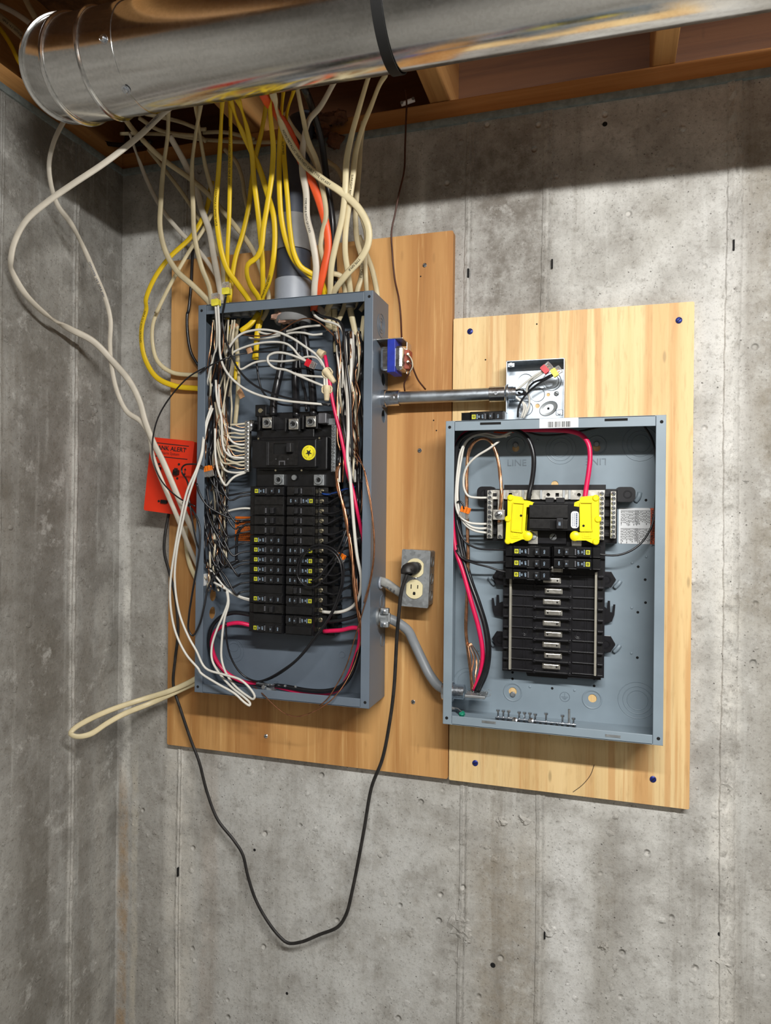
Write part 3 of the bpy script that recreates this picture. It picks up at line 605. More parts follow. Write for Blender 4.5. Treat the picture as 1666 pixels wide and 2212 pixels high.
# ================================================================== inside the old panel
m = MB(); m.box(OCX-.082, OCX+.090, SB+.004, .051, rowz(14)-.004, ZR+.001)
m.build('bus_tray', 'black', old, False, .001)
m = MB()
for k in range(15): m.box(OCX+.088, OCX+.098, .03, .052+.003*(k % 2), rowz(k)+.003, rowz(k)+.0165)
m.build('tray_teeth', 'black', old)
def bar(par, name, x0, x1, z0, z1, s0, s1, n, mat='tin', smat='zinc', r=.0028, ang=None, bev=.0006):
    o = MB().box(x0, x1, s0, s1, z0, z1).build(name, mat, par, False, bev); v = (z1-z0) > (x1-x0)
    for k in range(n):
        f = (k+.5)/n; x, z = ((x0+x1)/2, z0+(z1-z0)*f) if v else (x0+(x1-x0)*f, (z0+z1)/2)
        a = MB(); b = MB(); screw_head(a, x, s1, z, r, .0018, b, random.uniform(-1, 1)); q = a.build('bar_screw', smat, o, True); b.build('slot', 'hole', o)
    return o
# main breaker, its lugs and the neutral bars
mb_x0, mb_z1 = hz(9, 165, 490, .098); mb_x1, mb_z0 = hz(9, 1130, 900, .098)
main = thing('main_breaker', 'large black main breaker with round yellow star sticker in the old panel', 'main breaker', V((mb_x0+mb_x1)/2, .05, mb_z0))
def lo(c, x, y, s): return hz(c, x, y, s)
MB().box(mb_x0, mb_x1, .03, .0975, mb_z0, mb_z1).build('body', 'black', main, False, .0025)
MB().box(mb_x0+.006, mb_x1+.018, .03, .086, mb_z0-.004, mb_z1+.006).build('shoulder', 'black', main, False, .003)
a0, a1 = lo(9, 425, 520, .099); a2, a3 = lo(9, 860, 868, .099)
MB().front([rect(a0, a2, a3, a1), rect(*[lo(9, 500, 0, .099)[0], lo(9, 790, 0, .099)[0]], lo(9, 0, 708, .099)[1], lo(9, 0, 553, .099)[1])], 0, 0, .0975, .1).build('raised_face', 'blackd', main, False, .0006)
MB().box(a0-.005, a0+.001, .0975, .1012, a3, a1).build('ridge', 'toggle', main, False, .0008)
t0, t1 = lo(9, 500, 553, .098); t2, t3 = lo(9, 790, 708, .098); MB().box(t0, t2, .0974, .0978, t3, t1).build('slot', 'hole', main)
t0, t1 = lo(9, 700, 535, .106); t2, t3 = lo(9, 772, 675, .106); MB().box(t0, t2, .0975, .112, t3, t1).build('toggle', 'toggle', main, False, .0015)
t0, t1 = lo(9, 572, 800, .1005); t2, t3 = lo(9, 665, 865, .1005); MB().front([rect(t0, t2, t3, t1), rect(t0+.002, t2-.002, t3, t1-.002)], 0, 0, .1, .1006).build('window_frame', 'grayp', main)
for x, y in ((530, 775), (710, 775)): p = AC(9, x, y, .1); MB().lathe(p, (0, -1, 0), [(0, .0012), (.0006, .001)], 8).build('rivet', 'grayp', main)
for x, y in ((525, 945), (915, 945), (268, 470), (1182, 462)): p = AC(9, x, y, .09); MB().lathe(p, (0, -1, 0), [(0, .0022), (.001, .0018)], 8).build('rivet', 'brass', main, True)
p = AC(9, 1022, 680, .0976); R0 = .0142
o = MB().lathe(p, (0, -1, 0), [(0, R0), (.0004, R0*.99)], 32).build('sticker', 'sticky', main, label='round yellow star sticker')
m = MB(); st = [(R0*(.50 if i % 2 == 0 else .2)*math.sin(i*math.pi/5+math.pi), R0*(.50 if i % 2 == 0 else .2)*math.cos(i*math.pi/5+math.pi)) for i in range(10)]
m.plate([st], p+Vector((0, -.0005, 0)), (1, 0, 0), (0, 0, 1), .0002); rd = random.Random(4)
for k in range(26):
    if k in (6, 19): continue
    t = 2*math.pi*k/26; c = p+Vector((math.cos(t)*R0*.76, -.0006, math.sin(t)*R0*.76)); u = Vector((-math.sin(t), 0, math.cos(t))); w = Vector((math.cos(t), 0, math.sin(t)))
    l = rd.uniform(.0006, .0011); m.add([c-u*l*.4-w*.0013, c+u*l*.4-w*.0013, c+u*l*.2+w*.0013, c-u*l*.4+w*.0013], [(0, 1, 2, 3)])
m.build('star_print', 'ink', o)
MB().box(mb_x0-.004, mb_x1+.03, .03, .070, mb_z0-.036, mb_z1+.056).build('bus_base', 'black', main, False, .002)
MB().box(mb_x0+.012, mb_x1-.012, .03, .080, mb_z1+.004, mb_z1+.022).build('hood', 'black', main, False, .002)
for x, y, par in ((395, 230, 1), (790, 250, 1), (1050, 212, 1), (570, 1085, 0), (1170, 1090, 0)):
    p = AC(9, x, y, .088 if par else .078); zz = p.z-H; w = .0105; sl = .088 if par else .078
    MB().box(p.x-w, p.x+w, sl-.028, sl, zz-w, zz+w).build('lug', 'tin' if par else 'dull', main, False, .001)
    q = MB().lathe(V(p.x, sl, zz), (0, -1, 0), [(0, .0085), (.001, .0088), (.003, .008), (.003, .0052), (.0005, .0045)], 18).build('lug_screw', 'zinc' if par else 'dull', main, True)
    MB().lathe(V(p.x, sl+.0006, zz), (0, -1, 0), [(0, .0044), (.0004, .0043)], 6).build('socket', 'hole', q)
    if par:
        for sg in (-1, 1): MB().box(p.x+sg*(w+.004)-.002, p.x+sg*(w+.004)+.002, .04, sl+.006, zz-.015, zz+.012).build('barrier', 'black', main, False, .0006)
p = AC(9, 300, 50, .075); MB().box(p.x-.012, p.x+.012, .04, .075, p.z-H-.011, p.z-H+.012).build('terminal_block', 'black', main, False, .001); MB().lathe(V(p.x, .075, p.z-H), (0, -1, 0), [(0, .0048), (.002, .0045), (.002, .003)], 12).build('terminal_screw', 'brass', main, True)
p = AC(9, 805, 1052, .074); MB().lathe(p, (0, -1, 0), [(0, .0058), (.0025, .005)], 14).build('bolt', 'dull', main, True)
x0, z1 = lo(9, 1165, 85, .092); x1, z0 = lo(9, 1290, 240, .092); MB().box(x0, x1, .06, .094, z0, z1).build('shield', 'grayp', main, False, .002)
x0, z1 = lo(9, 1300, 165, .08); x1, z0 = lo(9, 1415, 262, .08); MB().box(x0, x1, .06, .08, z0, z1).build('strap', 'dull', main, False, .001)
x0, z1 = lo(9, 118, 190, .085); x1, z0 = lo(9, 255, 355, .085)
m = MB(); vs = [V(x0+(x1-x0)*i/10, .072+.014*math.sin(i/10*math.pi*1.6+.4), z) for i in range(11) for z in (z0, z1)]; m.add(vs, [(2*i, 2*i+1, 2*i+3, 2*i+2) for i in range(10)]); q = m.build('bonding_strap', 'zinc', main, True)
sol = q.modifiers.new('thickness', 'SOLIDIFY'); sol.thickness = .0015
x0, z1 = lo(9, 62, 205, .084); x1, z0 = lo(9, 122, 965, .084); bar(old, 'neutral_bar', x0, x1, z0, z1, .074, .084, 13, 'tin', 'zinc', .0032)
NBX, NBT, NBB = x0, z1, z0
x0, z1 = lo(9, 1362, 262, .084); x1, z0 = lo(9, 1420, 965, .084); bar(old, 'neutral_bar', x0, x1, z0, z1, .074, .084, 13, 'dull', 'dull', .0032)
# orange caution sticker on the back of the old box
x0, z1 = hz(5, 392, 418, SB+.002); x1, z0 = hz(5, 545, 612, SB+.002); o = MB().box(x0, x1, SB+.0015, SB+.0019, z0, z1).build('caution_sticker', 'sticko', old); m = MB(); rd = random.Random(8)
for k in range(13):
    q = x0+(.012 if k < 3 else .003); zz = z1-.006-k*.0038
    while q < x1-.004: l = rd.uniform(.002, .006); m.add([V(q, SB+.0021, zz), V(q+l, SB+.0021, zz), V(q+l, SB+.0021, zz+.0012), V(q, SB+.0021, zz+.0012)], [(0, 1, 2, 3)]); q += l+.0014
m.build('fine_print', 'inkg', o); MB().plate([[(-.005, -.004), (.005, -.004), (0, .005)], [(-.0025, -.0025), (.0025, -.0025), (0, .002)]], V(x0+.008, SB+.0019, z1-.010), (1, 0, 0), (0, 0, 1), .0003).build('warning_triangle', 'ink', o)
x0, z1 = sidepos(400+135/3.622, 1000+870/3.622, OX0+.002); MB().plate([rect(.055, .09, z1-.024, z1)], (OX0+.0016, 0, H), (0, -1, 0), (0, 0, 1), -.0003).build('paper_label', 'sticker', old)
# ================================================================== inside the new panel
T0x, T1x = -.1735, -.0005; TS = .05; Tz1, Tz0 = -.030, -.2825
tray = MB().front([rect(T0x, T1x, Tz0, Tz1+.08)], 0, 0, SB+.006, TS).build('bus_tray', 'tray', new, False, .0012)
m = MB(); hgt = [.0]
zs0 = hz(8, 720, 1117, TS+.004)[1]; zs1 = hz(8, 720, 1645, TS+.004)[1]; dz = (zs0-zs1)/8; tcx = (T0x+T1x)/2
for k in range(-1, 9):
    z = zs0-dz*k; sh = .0015 if k % 2 else -.0015
    st = MB(); st.box(tcx-.0135+sh, tcx+.0135+sh, TS, TS+.007, z-.0042, z+.0042)
    st.box(tcx-.0155+sh, tcx+.0155+sh, TS, TS+.0025, z-.0055, z+.0055); q = st.build('bus_stab', 'tin', new, False, .0012)
    MB().lathe(V(tcx+(.008 if k % 2 == 0 else -.008), TS+.007, z), (0, -1, 0), [(0, .0016), (.0003, .0015)], 8).build('dot', 'hole', q)
    zr = z-dz/2
    rb = MB(); rb.box(tcx-.030, tcx+.030, TS, TS+.011, zr-.0014, zr+.0014); rb.cyl(V(tcx-.030, TS, zr), V(tcx-.030, TS+.0125, zr), .0026, 10); rb.cyl(V(tcx+.030, TS, zr), V(tcx+.030, TS+.0125, zr), .0026, 10); rb.build('divider', 'tray', new, False, .0004)
    for bb in ((T0x+.014, tcx-.034, TS, TS+.004, zr-.0009, zr+.0009), (tcx+.034, T1x-.014, TS, TS+.004, zr-.0009, zr+.0009), (T1x-.010, T1x-.001, TS, TS+.008, zr-.002, zr+.001), (T0x+.001, T0x+.010, TS, TS+.008, zr-.002, zr+.001)): MB().box(*bb).build('rib', 'tray', new, False, .0004)
    w = MB(); sx2 = tcx+(.026 if k % 2 == 0 else -.026); w.box(sx2-.0022, sx2+.0022, TS, TS+.0003, z-.005, z+.002)
    for ex in (T0x+.0025, T1x-.0055): w.box(ex, ex+.003, TS, TS+.0003, z-.006, z+.006)
    w.build('slot', 'hole', new)
for x in (T0x+.0115, T1x-.0155):
    MB().box(x, x+.004, TS, TS+.012, Tz0+.004, -.10).build('mounting_rail', 'strip', new, False, .0006)
for x in (tcx-.034, tcx+.034, tcx-.046, tcx-.051, tcx+.055, tcx+.059): MB().box(x-.0006, x+.0006, TS, TS+.0015, Tz0+.002, -.06).build('rib', 'tray', new)
for x, y in ((557, 1430), (880, 1448)):
    p = AC(8, x, y, TS); MB().torus(p, (0, 1, 0), .005, .0007, 20, 5).torus(p, (0, 1, 0), .0075, .0005, 20, 5).build('molded_ring', 'tray', new, True)
for x, y, sg in ((405, 1098, -1), (402, 1478, -1), (1050, 1112, 1), (1046, 1508, 1)):   # mounting ears
    p = AC(8, x, y, .036); pz = p.z-H; hexa = [(p.x+.015*math.cos(math.radians(60*i)), pz+.0145*math.sin(math.radians(60*i))) for i in range(6)]
    hexa[1 if sg < 0 else 2] = (hexa[1][0] if sg < 0 else hexa[2][0], hexa[1][1])
    q = MB().front([hexa], 0, 0, SB+.008, .036).build('mounting_ear', 'tray', new, False, .001); MB().torus(V(p.x, .036, pz), (0, 1, 0), .0068, .0012, 22, 6).build('ring', 'tray', q, True)
    c = V(p.x+sg*.016, SB+.0016, pz-.008); MB().sweep(spline([c+Vector((-.002*sg, -.003, -.007)), c+Vector((.004*sg, -.005, 0)), c+Vector((.008*sg, -.003, .006))], .002), .0035, .003, 8).build('raised_lance', 'graynew', new, 'full')
for x, y, sg in ((352, 1225, -1), (1100, 1265, 1)):        # hook tabs
    p = AC(8, x, y, .03); b = T0x if sg < 0 else T1x; pz = p.z-H; o2 = [(b, pz-.004), (b, pz-.034), (p.x-sg*.004, pz-.030), (p.x, pz-.018), (p.x+sg*.0015, pz), (p.x-sg*.002, pz), (p.x-sg*.004, pz-.014), (p.x-sg*.007, pz-.014), (p.x-sg*.0075, pz+.006), (p.x-sg*.0115, pz+.006), (p.x-sg*.0125, pz-.008)]
    MB().front([o2 if sg > 0 else o2[::-1]], 0, 0, .026, .03).build('hook_tab', 'tray', new)
m = MB(); m.front([[(tcx-.05, Tz0), (tcx-.045, Tz0-.012), (tcx+.025, Tz0-.012), (tcx+.03, Tz0)]], 0, 0, SB+.006, .03); m.box(tcx+.02, T1x-.004, SB+.006, .045, Tz0-.006, Tz0+.002); m.build('tray_foot', 'tray', new)
# head of the interior: backing, neutral cross strap, bars
x0, z1 = hz(8, 300, 556, .05); x1, z0 = hz(8, 1115, 893, .05); HX0, HX1, HZ0, HZ1 = x0, x1, z0, z1
MB().box(x0, x1, SB+.006, .048, z0, z1).build('head_base', 'tray', new, False, .002)
for x, y, sg in ((300, 585, -1), (1180, 590, 1)):
    p = AC(8, x, y, .045); MB().front([rect(min(p.x-sg*.02, p.x+sg*.012), max(p.x-sg*.02, p.x+sg*.012), p.z-H-.012, p.z-H+.012, .008)], 0, 0, SB+.006, .045).build('head_ear', 'tray', new, False, .001)
    MB().torus(p, (0, 1, 0), .0062, .001, 20, 6).build('ring', 'tray', new, True)
    if sg > 0: MB().sweep(spline([p+Vector((.014, .024, -.012)), p+Vector((.019, .022, -.004)), p+Vector((.021, .024, .004))], .002), .004, .003, 8).build('raised_lance', 'graynew', new, 'full')
x0, z1 = hz(8, 340, 563, .056); x1, z0 = hz(8, 1040, 622, .056); stp = [rect(x0, x1, z0, z1)]; zc = (z0+z1)/2
for x in (590, 700, 888): stp.append(circ(hz(8, x, 0, .056)[0], zc, .0032, 12))
for x in (468, 755): a = hz(8, x, 0, .056)[0]; stp.append(rect(a-.003, a+.003, zc-.0035, zc+.003))
MB().front(stp, 0, 0, .054, .0565).build('neutral_strap', 'tin', new, False, .0006)
m = MB()
for x in (430, 545, 655, 795, 830, 940): a = hz(8, x, 0, .057)[0]; m.box(a-.0022, a+.0022, .0565, .0578, z0, z1)
m.build('strap_offset', 'dull', new, False, .0008)
x0, z1 = hz(8, 320, 565, .07); x1, z0 = hz(8, 350, 860, .07); bar(new, 'neutral_bar', x0, x1, z0, z1, .05, .070, 10, 'tin', 'zinc', .0034); NLX, NLT, NLB = x0, z1, z0
x0, z1 = hz(8, 1006, 570, .07); x1, z0 = hz(8, 1036, 870, .07); bar(new, 'neutral_bar', x0, x1, z0, z1, .05, .070, 10, 'tin', 'zinc', .0034)
x0, z1 = hz(8, 1076, 572, .07); x1, z0 = hz(8, 1108, 860, .07); bar(new, 'neutral_bar', x0, x1, z0, z1, .05, .070, 10, 'tin', 'zinc', .0034)
m = MB()
for k in range(5): z = HZ0+.016+k*.017; m.box(hz(8, 1036, 0, .06)[0], hz(8, 1078, 0, .06)[0], .05, .060, z-.003, z+.003); m.box(hz(8, 352, 0, .06)[0], hz(8, 384, 0, .06)[0], .05, .058, z-.003, z+.003)
m.build('spacer', 'tray', new, False, .0006)
x0, z1 = hz(8, 385, 570, .062); x1, z0 = hz(8, 416, 862, .062); gb = MB().box(x0, x1, .05, .0625, z0, z1).build('ground_strap', 'tin', new, False, .0006)
p = AC(8, 398, 848, .0625); a = MB(); b = MB(); screw_head(a, p.x, .0625, p.z-H, .0035, .002, b, .7); a.build('bar_screw', 'zinc', gb, True); b.build('slot', 'hole', gb)
p = AC(8, 390, 715, .078); MB().box(p.x-.0105, p.x+.0105, .0625, .078, p.z-H-.009, p.z-H+.009).build('ground_lug', 'tin', new, False, .001); a = MB(); b = MB(); screw_head(a, p.x, .078, p.z-H, .0068, .003, b, .5); q = a.build('lug_screw', 'zinc', new, True); b.build('slot', 'hole', q)
# main breaker of the new panel
x0, z1 = hz(8, 578, 640, .09); x1, z0 = hz(8, 888, 815, .09)
nm = thing('main_breaker.001', 'black main breaker between the two yellow lug covers in the new panel', 'main breaker', V((x0+x1)/2, .048, z0))
zm = z0+(z1-z0)*.45
MB().box(x0, x1, .048, .088, z0, z1).build('body', 'black', nm, False, .0015); MB().box(x0, x1-.020, .088, .092, zm, z1-.004).build('raised_face', 'blackd', nm, False, .001)
MB().box(x0, x1-.020, .088, .0905, z0+.003, zm-.002).build('raised_face', 'blackd', nm, False, .001)
p = AC(8, 735, 768, .091); MB().box(p.x-.008, p.x+.004, .0905, .0912, p.z-H-.010, p.z-H+.006).build('recess', 'hole', nm)
p = AC(8, 766, 768, .1); q = MB().box(p.x-.006, p.x+.005, .088, .104, p.z-H-.009, p.z-H+.009).build('toggle', 'toggle', nm, False, .0014)
m = MB(); text(m, '100', V(p.x-.0005, .1043, p.z-H), (0, 0, -1), (1, 0, 0), .0055, .8); m.build('rating_print', 'mark', q)
p = AC(8, 857, 745, .0885); q = MB().front([rect(p.x-.0065, p.x+.0065, p.z-H-.0145, p.z-H+.0145, .005)], 0, 0, .088, .0885).build('rating_sticker', 'sticker', nm); m = MB(); rd = random.Random(5)
for k, w in enumerate((.0022, .0008, .0008)):
    zz = p.z-H+.011; xx = p.x+.003-k*.0032
    while zz > p.z-H-.011: l = rd.uniform(.001, .003); m.add([V(xx-w/2, .0887, zz), V(xx+w/2, .0887, zz), V(xx+w/2, .0887, zz-l), V(xx-w/2, .0887, zz-l)], [(0, 1, 2, 3)]); zz -= l+.0007
m.build('fine_print', 'inkb', q)
for k, dx in enumerate((-.009, .009)): MB().box((x0+x1)/2+dx-.007, (x0+x1)/2+dx+.007, .06, .082, z1, z1+.009).build('terminal_post', 'toggle', nm, False, .001)
x2, z2 = hz(8, 725, 850, .06); MB().box(hz(8, 640, 0, .06)[0], hz(8, 815, 0, .06)[0], .048, .062, HZ0-.002, z0).build('center_block', 'tray', nm, False, .001)
a = MB(); b = MB(); screw_head(a, x2, .062, z2, .0062, .002, b, .9); q = a.build('bolt', 'dull', nm, True); b.build('slot', 'hole', q)
for x, y in ((600, 850), (868, 862)):
    p = AC(8, x, y, .066); MB().box(p.x-.0085, p.x+.0085, .048, .0655, p.z-H-.013, p.z-H+.011).build('bus_lug', 'tin', nm, False, .001); MB().lathe(V(p.x, .0655, p.z-H+.001), (0, -1, 0), [(0, .0064), (.0022, .006), (.003, .004)], 14).build('bolt', 'dull', nm, True)
# yellow lug covers
def ycover(name, label, pts, win, dotp, sq, ball, knobs):
    q = [hz(8, x, y, .092) for x, y in pts]; r = thing(name, label, 'lug cover', V(q[0][0], .06, q[0][1]), 'yellow lug covers')
    MB().front([q], 0, 0, .062, .0885).build('shell', 'ylw', r, False, .0012)
    w = [hz(8, x, y, .092) for x, y in win]; g = MB(); th = .0016
    for (xa, za), (xb, zb) in zip(w, w[1:]+w[:1]):
        d = Vector((xb-xa, 0, zb-za)); L = d.length
        if L: d /= L; nn = Vector((-d.z, 0, d.x))*th/2; a = V(xa, .0885, za); b = V(xb, .0885, zb); up = Vector((0, -.0028, 0)); c = [a-nn, b-nn, b+nn, a+nn]; g.add(c+[k+up for k in c], [(0, 1, 2, 3), (7, 6, 5, 4), (0, 4, 5, 1), (1, 5, 6, 2), (2, 6, 7, 3), (3, 7, 4, 0)])
    g.build('raised_rim', 'ylw', r)
    p = AC(8, *dotp, .0885); MB().lathe(p, (0, -1, 0), [(0, .0021), (.0004, .002)], 12).build('hole', 'hole', r)
    p = AC(8, *sq, .0885); m = MB()
    for h in (.0075, .0045): m.front([rect(p.x-h, p.x+h, p.z-H-h, p.z-H+h), rect(p.x-h+.0011, p.x+h-.0011, p.z-H-h+.0011, p.z-H+h-.0011)], 0, 0, .0885, .0894)
    m.build('square_mark', 'ylw', r, label='molded square-in-square mark')
    p = AC(8, *ball, .086); m = MB().lathe(p+Vector((0, .02, 0)), (0, -1, 0), [(0, .0085), (.0215, .0085), (.0235, .006)], 18)
    m.build('corner_boss', 'ylw', r, True)
    for k in knobs: p = AC(8, *k, .0885); m = MB().lathe(p+Vector((0, .02, 0)), (0, -1, 0), [(0, .0055), (.021, .0055), (.0225, .004)], 14); m.build('corner_boss', 'ylw', r, True)
ycover('lug_cover', 'yellow plastic lug cover left of the new main breaker', [(448, 606), (462, 600), (520, 608), (532, 628), (566, 632), (596, 642), (590, 660), (556, 664), (545, 812), (568, 828), (560, 860), (530, 862), (470, 886), (440, 880), (434, 868), (440, 745), (446, 735)],
       [(478, 640), (545, 645), (535, 822), (468, 815)], (527, 720), (493, 832), (566, 845), [(462, 610), (446, 876), (446, 740)])
ycover('lug_cover.001', 'yellow plastic lug cover right of the new main breaker', [(858, 642), (888, 630), (896, 608), (985, 600), (1000, 612), (1000, 735), (1004, 745), (1002, 880), (978, 892), (926, 868), (862, 868), (858, 838), (892, 824), (888, 662), (856, 658)],
       [(890, 640), (962, 640), (965, 815), (890, 815)], (910, 782), (931, 832), (858, 845), [(985, 612), (985, 880), (998, 742)])
# breakers in the new panel
zt = hz(8, 0+575, 900, .089)[1]
for i, k in enumerate((0, 1, 2)): breaker('circuit_breaker', '%s black breaker of the three in the left column of the new panel' % ('top', 'middle', 'bottom')[i], 'breakers in the new panel', tcx-.0008, zt-PH*1.06*(k+1), -1, 1, True, 0, .089, .05, .066, screw=False)
for i, k in enumerate((0, 1)): breaker('circuit_breaker', '%s black breaker of the two in the right column of the new panel' % ('upper', 'lower')[i], 'breakers in the new panel', tcx+.0008, zt-PH*1.06*(k+1)+.001, 1, 1, True, 0, .089, .05, .066, screw=False)
# spare breaker lying on top of the new box
zb = NZ1+.0005; x, _ = hz(7, 640, 690, .075); xr, _ = hz(7, 925, 690, .075)
breaker('circuit_breaker', 'loose spare black breaker lying on top of the new panel beside the steel junction box', None, xr, zb, -1, 1, True, 0, .088, .05, screw=False)
# ground bar on the floor of the new box
x0, z0 = hz(8, 368, 1950, .098); x1, _ = hz(8, 865, 1990, .098)
gb = thing('ground_bar', 'zinc ground bar with upright screws on the floor of the new panel', 'ground bar', V((x0+x1)/2, .09, NZ0+.004))
zb = NZ0+.006
MB().box(x0, x1, .088, .097, zb, zb+.0105).build('bar', 'zinc', gb, False, .0006)
n = 15; up = {0: .009, 1: .009, 2: .009, 4: .009, 5: .009, 6: .009, 7: .008, 9: .011, 12: .010, 14: .007}; m = MB()
for k in range(n):
    x = x0+(x1-x0)*(k+.5)/n; m.lathe(V(x, .0971, zb+.0055), (0, -1, 0), [(0, .0026), (.0002, .0025)], 10)
    if k in up: q = MB(); q.cyl(V(x, .0925, zb+.0105), V(x, .0925, zb+.0105+up[k]), .0018, 8); q.cyl(V(x, .0925, zb+.0105+up[k]), V(x, .0925, zb+.0135+up[k]), .0034, 10); q.build('screw', 'zinc', gb)
m.build('wire_hole', 'hole', gb); q = MB(); x = x1-.012; q.cyl(V(x, .0925, zb+.0105), V(x, .0925, zb+.034), .0019, 8); q.build('screw', 'dull', gb)
for x, y in ((490, 1975), (590, 1978)): p = AC(8, x, y, .1); MB().lathe(p, (-.3, -1, .5), [(0, .0055), (.003, .005), (.004, .003)], 12).build('mounting_screw', 'zinc', gb, True)
p = AC(8, 165, 1938, .09); MB().lathe(p, (0, -.6, 1), [(0, .006), (.004, .0055), (.005, .003)], 8).build('bonding_screw', 'green', new, False, 0, 'green bonding screw'); p2 = AC(8, 100, 1905, .1); MB().sweep([p2, p2.lerp(p, .5)+Vector((0, 0, .003)), p], .0045, .0008, 8).build('bonding_clip', 'zinc', new)
# cable clamp and fitting at the lower left of the new box
p = AC(8, 108, 1795, .06); fit = thing('cable_clamp', 'zinc cable clamp inside the lower left corner of the new panel', 'cable fitting', p)
z = p.z-H; MB().lathe(V(NX0-.012, .06, z), (1, 0, 0), [(0, .017), (.010, .018), (.0105, .0135), (.040, .0135), (.0405, .012)], 24).build('collar', 'zinc', fit, True); MB().torus(V(NX0+.006, .06, z), (1, 0, 0), .0165, .0022, 24, 8).build('locknut', 'zinc', fit, True)
a = AC(8, 190, 1808, .075); b = AC(8, 315, 1822, .075); MB().box(a.x, b.x, .055, .09, min(a.z, b.z)-H-.003, min(a.z, b.z)-H+.002).build('clamp_plate', 'dull', fit, False, .001)
m = MB(); rd = random.Random(6)
for k in range(70): q = Vector((rd.uniform(a.x, b.x+.006), -rd.uniform(.058, .09), b.z+rd.uniform(-.004, .008))); m.cyl(q, q+Vector((rd.uniform(-.006, .006), rd.uniform(-.004, .004), rd.uniform(-.003, .004))), .0003, 4)
o = m.build('frayed_braid', 'dull', fit); o['kind'] = 'stuff'
# ================================================================== devices between the panels
# outlet box
ob = thing('outlet_box', 'galvanized handy box with ivory duplex outlet on the aged plywood between the panels', 'outlet', V(-.33, .018, -.15))
q = [hz(7, x, y, .066) for x, y in ((200, 1604), (407, 1606), (394, 2003), (226, 1990))]
ox0 = (q[0][0]+q[3][0])/2-.001; ox1 = (q[1][0]+q[2][0])/2+.001; oz1 = (q[0][1]+q[1][1])/2; oz0 = (q[2][1]+q[3][1])/2; ocx = (ox0+ox1)/2; och = (oz0+oz1)/2
OBR = Matrix.Translation(V(ocx, .04, och)) @ Matrix.Rotation(math.radians(2.0), 4, 'Y') @ Matrix.Translation(-V(ocx, .04, och))
c1, c2 = hz(7, 300, 1730, .068), hz(7, 297, 1875, .068); dzz = (c1[1]-c2[1])/2
faces = [circ(ocx, och+sg*dzz, .0172, 24) for sg in (1, -1)]
faces = [[(min(max(x, ocx-.0150), ocx+.0150), z) for x, z in f] for f in faces]
MB().box(ox0+.002, ox1-.002, .018, .064, oz0+.002, oz1-.002).build('box', 'dull', ob, False, .003)
MB().front([rect(ox0, ox1, oz0, oz1, .003)]+[[(ocx+(x-ocx)*1.05, z) for x, z in f] for f in faces], 0, 0, .0645, .066).build('cover_plate', 'dull', ob, False, .0005)
for f, sg in zip(faces, (1, -1)):
    o = MB().front([f], 0, 0, .060, .0678).build('receptacle_face', 'ivory', ob, False, .0006); zc = och+sg*dzz; m = MB()
    m.box(ocx-.0072, ocx-.0054, .0678, .0681, zc+.0005, zc+.0085); m.box(ocx+.0054, ocx+.0072, .0678, .0681, zc+.0015, zc+.0080)
    m.plate([[(-.0026, 0), (-.0022, -.0035), (.0022, -.0035), (.0026, 0), (.0018, .0022), (-.0018, .0022)]], V(ocx, .0678, zc-.0072), (1, 0, 0), (0, 0, 1), .0003); m.build('slots', 'hole', o)
a = MB(); b = MB(); screw_head(a, ocx, .066, och, .0032, .0015, b, 1.4); o = a.build('cover_screw', 'zinc', ob, True); b.build('slot', 'hole', o)
for k in range(3): MB().torus(V(ox1-.0018, .04, oz1-.022-.032*k), (1, 0, 0), .010, .0008, 20, 5).build('knockout', 'dull', ob, True)
for o in list(bpy.data.objects):
    if o.type == 'MESH' and o.parent and (o.parent == ob or o.parent.parent == ob): o.data.transform(Matrix.Translation(-ob.location) @ OBR @ Matrix.Translation(ob.location))
# cord with plug
pc = V(ocx+.0015, .068, och+dzz)
cordT = thing('power_cord', 'long black cord hanging in a deep loop from the outlet to the red alarm box', 'cord', pc)
pp = pc; e = AC(7, 262, 1745, .095)
MB().sweep(spline([pp+Vector((0, .002, 0)), pp+Vector((-.001, -.010, 0)), pp+Vector((-.003, -.019, -.0005)), pp+Vector((-.008, -.025, -.002)), e+Vector((-.002, 0, -.006))], .003), .0125, .0105, 12).build('plug', 'cord', cordT, 'full')
CP = path(7, [(258, 1745, .094), (245, 1790, .096), (215, 1880, .096), (195, 2050, .09), ('0', 858, 1370, .075), ('0', 851, 1490, .065), ('0', 842, 1560, .058), ('0', 826, 1640, .045), ('0', 803, 1700, .035), ('0', 787, 1790, .03), ('0', 776, 1850, .03), ('0', 762, 1920, .03), ('0', 748, 1975, .03), ('0', 730, 2002, .03), ('0', 690, 2019, .03), ('0', 650, 2035, .03), ('0', 622, 2037, .03), ('0', 603, 2022, .03), ('0', 575, 1985, .03), ('0', 551, 1940, .03), ('0', 535, 1890, .03), ('0', 524, 1845, .03), ('0', 505, 1815, .03), ('0', 470, 1770, .03), ('0', 447, 1710, .03), ('0', 430, 1645, .035), ('0', 413, 1600, .035), ('6', 815, 1990, .04), ('6', 782, 1880, .04), ('6', 790, 1760, .04), ('6', 803, 1640, .04), ('6', 790, 1480, .04), ('6', 764, 1370, .045), ('6', 741, 1280, .05), ('6', 744, 1200, .05), ('6', 760, 1110, .045), ('6', 768, 1060, .045)])
MB().sweep(CP, .0034, .0026, 8).build('cable', 'cord', cordT, 'full')
